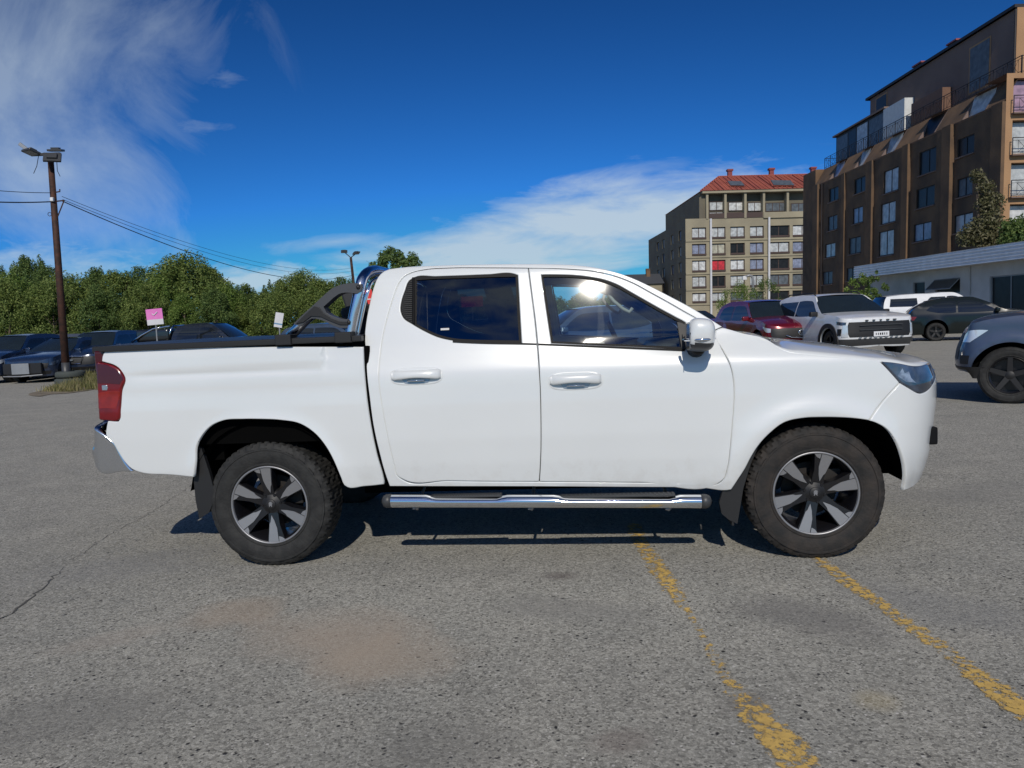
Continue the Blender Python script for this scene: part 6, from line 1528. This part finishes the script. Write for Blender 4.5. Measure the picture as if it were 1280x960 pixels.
blockwall('rear_block', Lw - .02, Lw, 0.0, 12, 0, Z2, BR)
# --- beige block with the red roof
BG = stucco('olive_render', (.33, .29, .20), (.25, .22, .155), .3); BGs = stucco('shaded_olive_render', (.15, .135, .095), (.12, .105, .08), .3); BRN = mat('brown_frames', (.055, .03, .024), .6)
YB = 122.0; XL = 28.0; XR = 54.0
def rect_at(x0, y0, x1, y1, Y, s=.21875, ox=790, oy=190):
    a = atY(ox + x0 * s, oy + y0 * s, Y); b = atY(ox + x1 * s, oy + y1 * s, Y); c = atY(ox + x0 * s, oy + y1 * s, Y); return (a.x, b.x, c.z, a.z)
eb = thing('apartment_building', 'olive beige apartment block with a red metal roof and balcony windows in rows', 'building', (XL, YB, 0)); eb.rotation_euler = (0, radians(1.0), 0)
O = Vector((0, 0, 0)); U = Vector((1, 0, 0)); n = Vector((0, -1, 0)); Oe = O
cols = [(337, 420), (447, 530), (556, 640), (668, 748), (775, 895), (912, 1026)]
rows = [rect_at(337, y0, 420, y1, YB)[2:] for y0, y1 in ((432, 498), (526, 592), (620, 686), (711, 778), (806, 862))]
cx = [rect_at(a, 620, b, 686, YB)[:2] for a, b in cols]; cx.append((cx[-1][1] + 1.2, cx[-1][1] + 4.0))
hs = []; mats_ = []
pat = [[W_cur, W_cur, W_cur, W_cur, W_dark, W_pale, W_cur], [W_blue, W_cream, W_dark, W_blue, W_cur, W_blue, W_cur], [W_pale, W_red, W_pale, W_blue, W_dark, W_blue, W_cur], [W_cur, W_dark, W_cur, W_cur, W_grey, W_grey, W_cur], [W_pale, W_cur, W_grey, W_grey, W_dark, W_dark, W_cur]]
for j, (za, zb_) in enumerate(rows):
    for i, (xa, xb) in enumerate(cx): hs.append((xa - XL, xb - XL, za, zb_)); mats_.append(pat[j][i])
wallgrid(eb, 'front_wall', O, U, 0, XR - XL, 0, 16.0, BG, hs, .7, n)
for h, m_ in zip(hs, mats_):
    f = window(eb, O, U, n, h, BRN, m_, .3, 1 if h[1] - h[0] < 12 else 2, bar=.12)
    MB().box(((h[0] + h[1]) / 2, -.12, h[2] + .12), (h[1] - h[0], .10, .28)).out('balcony_rail', BRN, eb)
# lighter bands between storeys
for j, (za, zb_) in enumerate(rows):
    MB().box(((XR - XL) / 2, -.06, za - .25), (XR - XL, .14, .28)).out('storey_band', BG, eb)
# side wall and upper storeys
hs = [(Y_, Y_ + 1.9, r[0] + .2, r[1]) for r in rows for Y_ in (3.0, 9.0, 16.5, 21.5)]
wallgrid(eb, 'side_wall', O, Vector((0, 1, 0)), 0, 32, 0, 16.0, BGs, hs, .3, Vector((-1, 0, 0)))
for i, h in enumerate(hs): window(eb, O, Vector((0, 1, 0)), Vector((-1, 0, 0)), h, BRN, W_cur if i % 3 else W_blue, .25, 1, bar=.1)
MB().add([(0, 0, 16.0), (XR - XL, 0, 16.0), (XR - XL, 32, 16.0), (0, 32, 16.0)], [(0, 1, 2, 3)]).out('terrace', BG, eb)
xu = 2.9
mb = MB(); P = [(xu, 1.2, 16.0), (XR - XL, 1.2, 16.0), (XR - XL, 27, 16.0), (xu, 27, 16.0)]; Q = [(x, y, 20.1) for x, y, z in P]
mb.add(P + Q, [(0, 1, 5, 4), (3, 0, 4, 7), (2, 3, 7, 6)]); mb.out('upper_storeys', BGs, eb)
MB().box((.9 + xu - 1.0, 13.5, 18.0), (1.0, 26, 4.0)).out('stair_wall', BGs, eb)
for a, b, m_ in ((430, 515, W_cur), (540, 628, W_pale), (650, 730, W_cur), (752, 872, W_grey), (898, 1030, W_grey)):
    for (y0, y1, mm_) in ((282, 333, m_), (341, 398, W_dark if a > 500 and a < 700 else W_pale if a > 700 else W_cur)):
        xa, xb, za, zb_ = rect_at(a, y0, b, y1, YB + 1.0)
        window(eb, Vector((-XL, 1.1, 0)), U, n, (xa, xb, max(za, 16.1), zb_), BRN, mm_, .0, 1 if b - a < 100 else 2, bar=.1)
for a in (418, 522, 636, 742, 878):
    x = rect_at(a, 300, a + 2, 310, YB)[0] - XL; MB().box((x, .55, 18.0), (.35, 1.3, 4.2)).out('pier', BG, eb)
MB().box(((XR - XL + xu) / 2, .5, 20.0), (XR - XL - xu + .6, 1.8, .35)).out('eave_beam', BG, eb)
xa = rect_at(740, 360, 1030, 400, YB)[0] - XL
MB().box(((XR - XL + xa) / 2, -.05, 16.25), (XR - XL - xa, .4, .9)).out('parapet', BG, eb)
xb = rect_at(430, 360, 740, 400, YB); MB().box(((xb[0] + xb[1]) / 2 - XL, -.05, 16.35), (xb[1] - xb[0], .08, .8)).out('balcony_rail', BRN, eb)
for a in (440, 772):
    x = rect_at(a, 500, a + 8, 600, YB)[0] - XL; MB().tube([(x, -.35, 0), (x, -.35, 15.9)], .17, 8).out('white_downpipe', paper, eb)
RR = mat('red_metal_roof', (.44, .125, .085), .55, 0, 0, col2=(.36, .10, .072), scale=.4)
def roofm():
    nt = RR.node_tree; N = nt.nodes; L = nt.links; tc = N.new('ShaderNodeTexCoord'); w = N.new('ShaderNodeTexWave'); w.wave_type = 'BANDS'; w.bands_direction = 'X'; w.inputs['Scale'].default_value = .55
    L.new(tc.outputs['Object'], w.inputs['Vector']); b = N.new('ShaderNodeBump'); b.inputs['Strength'].default_value = 1; b.inputs['Distance'].default_value = .25; L.new(w.outputs['Fac'], b.inputs['Height']); L.new(b.outputs[0], N['Principled BSDF'].inputs['Normal'])
roofm()
ex0, ex1, ey0, ey1 = xu - .6, XR - XL + .5, -.5, 27.5; rz_ = 24.4; rx0 = 7.6
mb = MB(); V = [(ex0, ey0, 20.2), (ex1, ey0, 20.2), (ex1, ey1, 20.2), (ex0, ey1, 20.2), (rx0, 8.5, rz_ - .5), (ex1, 8.5, rz_ - .5), (ex1, 14, rz_), (rx0 + 1.3, 14, rz_)]
mb.add(V, [(0, 1, 5, 4), (4, 5, 6, 7), (0, 4, 7, 3), (3, 7, 6, 2), (0, 3, 2, 1)]); mb.out('roof', RR, eb)
for k in range(34):
    x = ex0 + 2.2 + k * .72
    if x > ex1: break
    t0_ = 0; x2 = x + 0; yt = 8.5 if x > rx0 else (x - ex0) / (rx0 - ex0) * 8.5; zt2 = 20.2 + (rz_ - .5 - 20.2) * yt / 9.0
    MB().tube([(x, ey0, 20.27), (x, ey0 + yt * .98, 20.27 + (rz_ - 20.7) * (yt * .98) / 9.0)], .07, 4).out('roof_rib', RR, eb)
mb = MB()
for a, b in ((0, 4),): mb.tube([Vector(V[a]), Vector(V[b])], .13, 6)
mb.tube([Vector(V[4]), Vector(V[5])], .11, 6); mb.out('ridge_cap', RR, eb)
def onroof(px, py):
    # point of the front roof slope
    A = Vector((XL + ex0, YB + ey0, 20.2)); nn = Vector((0, -(rz_ - .5 - 20.2), 9.0)).normalized(); return planeat(px, py, A, nn) - Vector((XL, YB, 0))
for x0, y0, x1, y1 in ((905, 227, 928, 232.5), (959, 225, 990, 231)):
    P = [onroof(x0 + 1, y0), onroof(x1 - 5, y0), onroof(x1, y1), onroof(x0 + 5, y1)]; P = [p + Vector((0, -.12, .22)) for p in P]
    mb = MB().add(P, [(0, 3, 2, 1)]); c = sum(P, Vector()) / 4; mb.out('skylight', W_grey, eb)
    Q = [c + (p - c) * 1.18 - Vector((0, -.05, .10)) for p in P]; MB().add(Q, [(0, 3, 2, 1)]).out('skylight_frame', RR, eb)
for px in (909, 961, 1013):
    p = atY(px, 219, YB + 12) - Vector((XL, YB, 0)); MB().box((p.x, 12, 24.7), (.7, .7, 1.4)).box((p.x, 12, 25.5), (1.0, 1.0, .3)).out('roof_vent', mat('dark_red_vent', (.22, .04, .04), .6), eb)
# lamp post in front of the beige block
lp = atY(941, 350, 95); lp0 = thing('street_lamp', 'pale street lamp with a curved head in front of the beige block', 'street lamp', (lp.x, 95, 0)); zt3 = atY(941, 344, 95).z
MB().tube([(0, 0, 0), (0, 0, zt3 - .5), (-.1, 0, zt3 - .1), (-.45, 0, zt3), (-.9, 0, zt3 - .15)], .16, 8).out('pole', M['galv'], lp0, True); MB().box((-1.0, 0, zt3 - .3), (.5, .3, .5), bev=.1).out('lamp_head', M['plate'], lp0)
# --- dark house roof far off, left of the beige block
hp0 = atY(800, 350, 135); zt4 = atY(800, 341, 135).z
hh = thing('house', 'distant house with a dark slate roof just left of the beige block', 'house', (hp0.x, 135, 0))
mb = MB(); mb.box((0, 4, (zt4 - 2) / 2), (7.6, 8, zt4 - 2)); mb.out('wall', BG, hh)
MB().add([(-4.2, -.4, zt4 - 2), (4.2, -.4, zt4 - 2), (4.2, 8.4, zt4 - 2), (-4.2, 8.4, zt4 - 2), (-2.8, 4, zt4), (4.2, 4, zt4 - .1)], [(0, 1, 5, 4), (1, 2, 5), (2, 3, 4, 5), (3, 0, 4)]).out('roof', mat('slate_roof', (.06, .065, .075), .7, bump=.4, bscale=5), hh)
MB().box((2.0, 3.2, zt4 + .1), (.7, .7, 1.5)).out('chimney', BR, hh)
MB().box((-2, -.03, zt4 - 3.2), (1.4, .1, 1.2)).out('window', W_dark, hh)
# --- low white building on the right
wa0 = Vector((23.3, 50.0, 0)); wU = Vector((.55, -26, 0)).normalized(); wn = Vector((wU.y, -wU.x, 0))
if wn.x > 0: wn = -wn
lb = thing('low_building', 'low white rendered building with a deep corrugated white fascia, at the right edge', 'building', wa0)
O = Vector((0, 0, 0)); WW = mat('white_render', (.62, .62, .60), .85, col2=(.52, .52, .50), scale=1.2, bump=.3, bscale=20)
def lz(px, py): p = planeat(px, py, wa0, wn) - wa0; return p.dot(wU), p.z
def LR(x0, y0, x1, y1):
    a, b = lz(x0, (y0 + y1) / 2)[0], lz(x1, (y0 + y1) / 2)[0]; xm = (x0 + x1) / 2; return (min(a, b), max(a, b), lz(xm, y1)[1], lz(xm, y0)[1])
h1 = LR(1141, 352.5, 1156, 372); h2 = LR(1169, 349, 1200, 367); h3 = LR(1237, 343, 1296, 394)
h3 = (h3[0], h3[1] + 1.0, .35, h3[3])
wallgrid(lb, 'wall', O, wU, 0, 26, 0, 3.3, WW, [h1, h2, h3], .2, wn)
MB().add([wU * 0 + Vector((0, 0, 0)), Vector((7, .15, 0)), Vector((7, .15, 3.3)), Vector((0, 0, 3.3))], [(0, 1, 2, 3), (3, 2, 1, 0)]).out('end_wall', WW, lb)
window(lb, O, wU, wn, h1, M['galv'], W_dark, .15, 0)
window(lb, O, wU, wn, h3, M['galv'], W_dark, .15, 2, bar=.06)
window(lb, O, wU, wn, h2, M['galv'], W_dark, .15, 0)
aw = MB(); P = [O + wU * t + Vector((0, 0, z)) + wn * d for t, z, d in ((h2[0], h2[3], .02), (h2[1], h2[3], .02), (h2[1], h2[2] + .25, .55), (h2[0], h2[2] + .25, .55))]; aw.add(P, [(0, 1, 2, 3), (3, 2, 1, 0)]); awo = aw.out('awning_window', mat('frosted_glass', (.20, .21, .21), .35, 0, .3), lb)
MB().tube([P[0], P[1], P[2], P[3], P[0]], .03, 6).out('awning_frame', M['galv'], awo)
fa = MB(); zb5, zt5 = 3.12, 4.0
def fz(px, py): 
    q = wa0 + wn * 1.0; p = planeat(px, py, q, wn) - q; return p.dot(wU), p.z
f0 = fz(1068, 338)[0]; zt5 = (fz(1072, 330.3)[1] + fz(1270, 306)[1]) / 2; zb5 = (fz(1072, 345.5)[1] + fz(1270, 327)[1]) / 2; print('fascia', f0, zt5, zb5, fz(1072, 330)[1], fz(1270, 306)[1])
nb = 5
V = []
for k in range(nb * 4 + 1):
    z = zb5 + (zt5 - zb5) * k / (nb * 4); d = 1.0 + (.04 if k % 4 in (0, 1) else 0.0); V += [O + wU * f0 + wn * d + Vector((0, 0, z)), O + wU * 27 + wn * d + Vector((0, 0, z))]
fa.add(V, [(2 * k, 2 * k + 1, 2 * k + 3, 2 * k + 2) for k in range(nb * 4)]); b_ = len(fa.V)
fa.add([O + wU * f0 + wn * 1.0 + Vector((0, 0, zb5)), O + wU * f0 + wn * 1.0 + Vector((0, 0, zt5)), O + wU * f0 - wn * 6 + Vector((0, 0, zt5)), O + wU * f0 - wn * 6 + Vector((0, 0, zb5))], [(0, 1, 2, 3)])
fa.out('fascia', mat('white_cladding', (.80, .82, .85), .45, .1), lb)
MB().add([O + wU * f0 + wn * 1.0 + Vector((0, 0, zb5 + .02)), O + wU * 27 + wn * 1.0 + Vector((0, 0, zb5 + .02)), O + wU * 27 - wn * .1 + Vector((0, 0, zb5 + .02)), O + wU * f0 - wn * .1 + Vector((0, 0, zb5 + .02))], [(0, 1, 2, 3)]).out('soffit', WW, lb)
MB().add([O + wU * f0 + wn * 1.0 + Vector((0, 0, zt5)), O + wU * 27 + wn * 1.0 + Vector((0, 0, zt5)), O + wU * 27 - wn * 7 + Vector((0, 0, zt5)), O + wU * f0 - wn * 7 + Vector((0, 0, zt5))], [(0, 1, 2, 3)]).out('roof', M['galv'], lb)
MB().tube([O + wn * .05 + wU * (lz(1213, 380)[0]) , O + wn * .05 + wU * (lz(1213, 380)[0]) + Vector((0, 0, 3.2))], .035, 8).out('downpipe', WW, lb)
# ------------------------------------------------------------------ shrubs on the right
def shrub(name, label, cat, px, py, Z, H, Rr, m, seed, nl=5000, ls=.07, nc=26, rz=0, **k):
    p = atY(px, py, Z); t = thing(name, label, cat, (p.x, Z, 0)); V, Fc = crown_mesh(seed, H, Rr, nc, nl, ls, z0=.05, conic=.35, **k); mesh('foliage', V, Fc, m, t)
    trunk_mesh(seed, H * .7, .05).out('stem', M['bark'], t); return t
shrub('bush', 'bright green bush at the foot of the beige block above the red SUV', 'bush', 925, 365, 70, 3.9, 2.6, M['leafC'], 41)
shrub('bush', 'darker green bush against the beige block, right of the bright bush', 'bush', 955, 362, 74, 4.0, 2.6, M['leafB'], 42)
shrub('bush', 'low bush at the end of the white building behind the white SUV', 'bush', 1076, 362, 46, 3.1, 1.3, M['leafC'], 43, nl=3500)
shrub('bush', 'dark leafy bush against the white building wall left of the canopy pickup', 'bush', 1096, 360, 45, 3.3, 1.0, M['leafB'], 44, nl=3000)
M['leafD'] = leafmat('leaf_dry', (.07, .075, .03), (.13, .125, .06), (.26, .24, .15))
def vine(label, Z, pts, m, seed, ls=.10, n=3800):
    rnd = random.Random(seed); a = atY(pts[0][0], 300, Z); t = thing('climbing_tree', label, 'tree', (a.x, Z, 0)); V = []; Fc = []
    C = [(atY(x, y, Z) - Vector((a.x, Z, 0)), r) for x, y, r in pts]; tot = sum(r * r for _, r in C)
    for c, r in C:
        for _ in range(int(n * r * r / tot)):
            u = Vector((rnd.gauss(0, 1), rnd.gauss(0, 1), rnd.gauss(0, 1))).normalized() * (rnd.random() ** .45) * r; d = (u.normalized() + Vector((rnd.gauss(0, .8), rnd.gauss(0, .8), rnd.gauss(0, .8)))).normalized()
            q = d.cross(Vector((rnd.gauss(0, 1), rnd.gauss(0, 1), rnd.gauss(0, 1)))).normalized(); w = d.cross(q); s = ls * rnd.uniform(.6, 1.3); b = len(V); p = c + u; V += [p - q * s, p + w * s * .45, p + q * s, p - w * s * .45]; Fc.append((b, b + 1, b + 2, b + 3))
    mesh('foliage', V, Fc, m, t); zt6 = max(c.z for c, _ in C)
    top_ = max(C, key=lambda q: q[0].z)[0]; mb = MB().tube([(0, .1, 0), (.2, .1, zt6 * .5), (top_.x, .1, zt6 * .95)], [.16, .11, .04], 8)
    for c, r in C[::2]: mb.tube([(.15, .1, max(.5, c.z * .5)), c], [.06, .02], 5)
    mb.out('trunk', M['bark'], t)
vine('straggly pale leaved tree climbing the brown apartment wall near its corner', 45.5, [(1222, 220, .45), (1232, 235, .6), (1240, 255, .75), (1228, 255, .5), (1236, 275, .8), (1244, 290, .8), (1222, 288, .8), (1208, 297, .6), (1232, 300, .8), (1250, 305, .7)], M['leafD'], 51, n=5200, ls=.11)
vine('dark leaved tree above the white fascia at the right edge', 43, [(1262, 285, .55), (1272, 295, .8), (1280, 285, .8), (1258, 302, .5), (1290, 290, 1.0)], M['leafB'], 52)
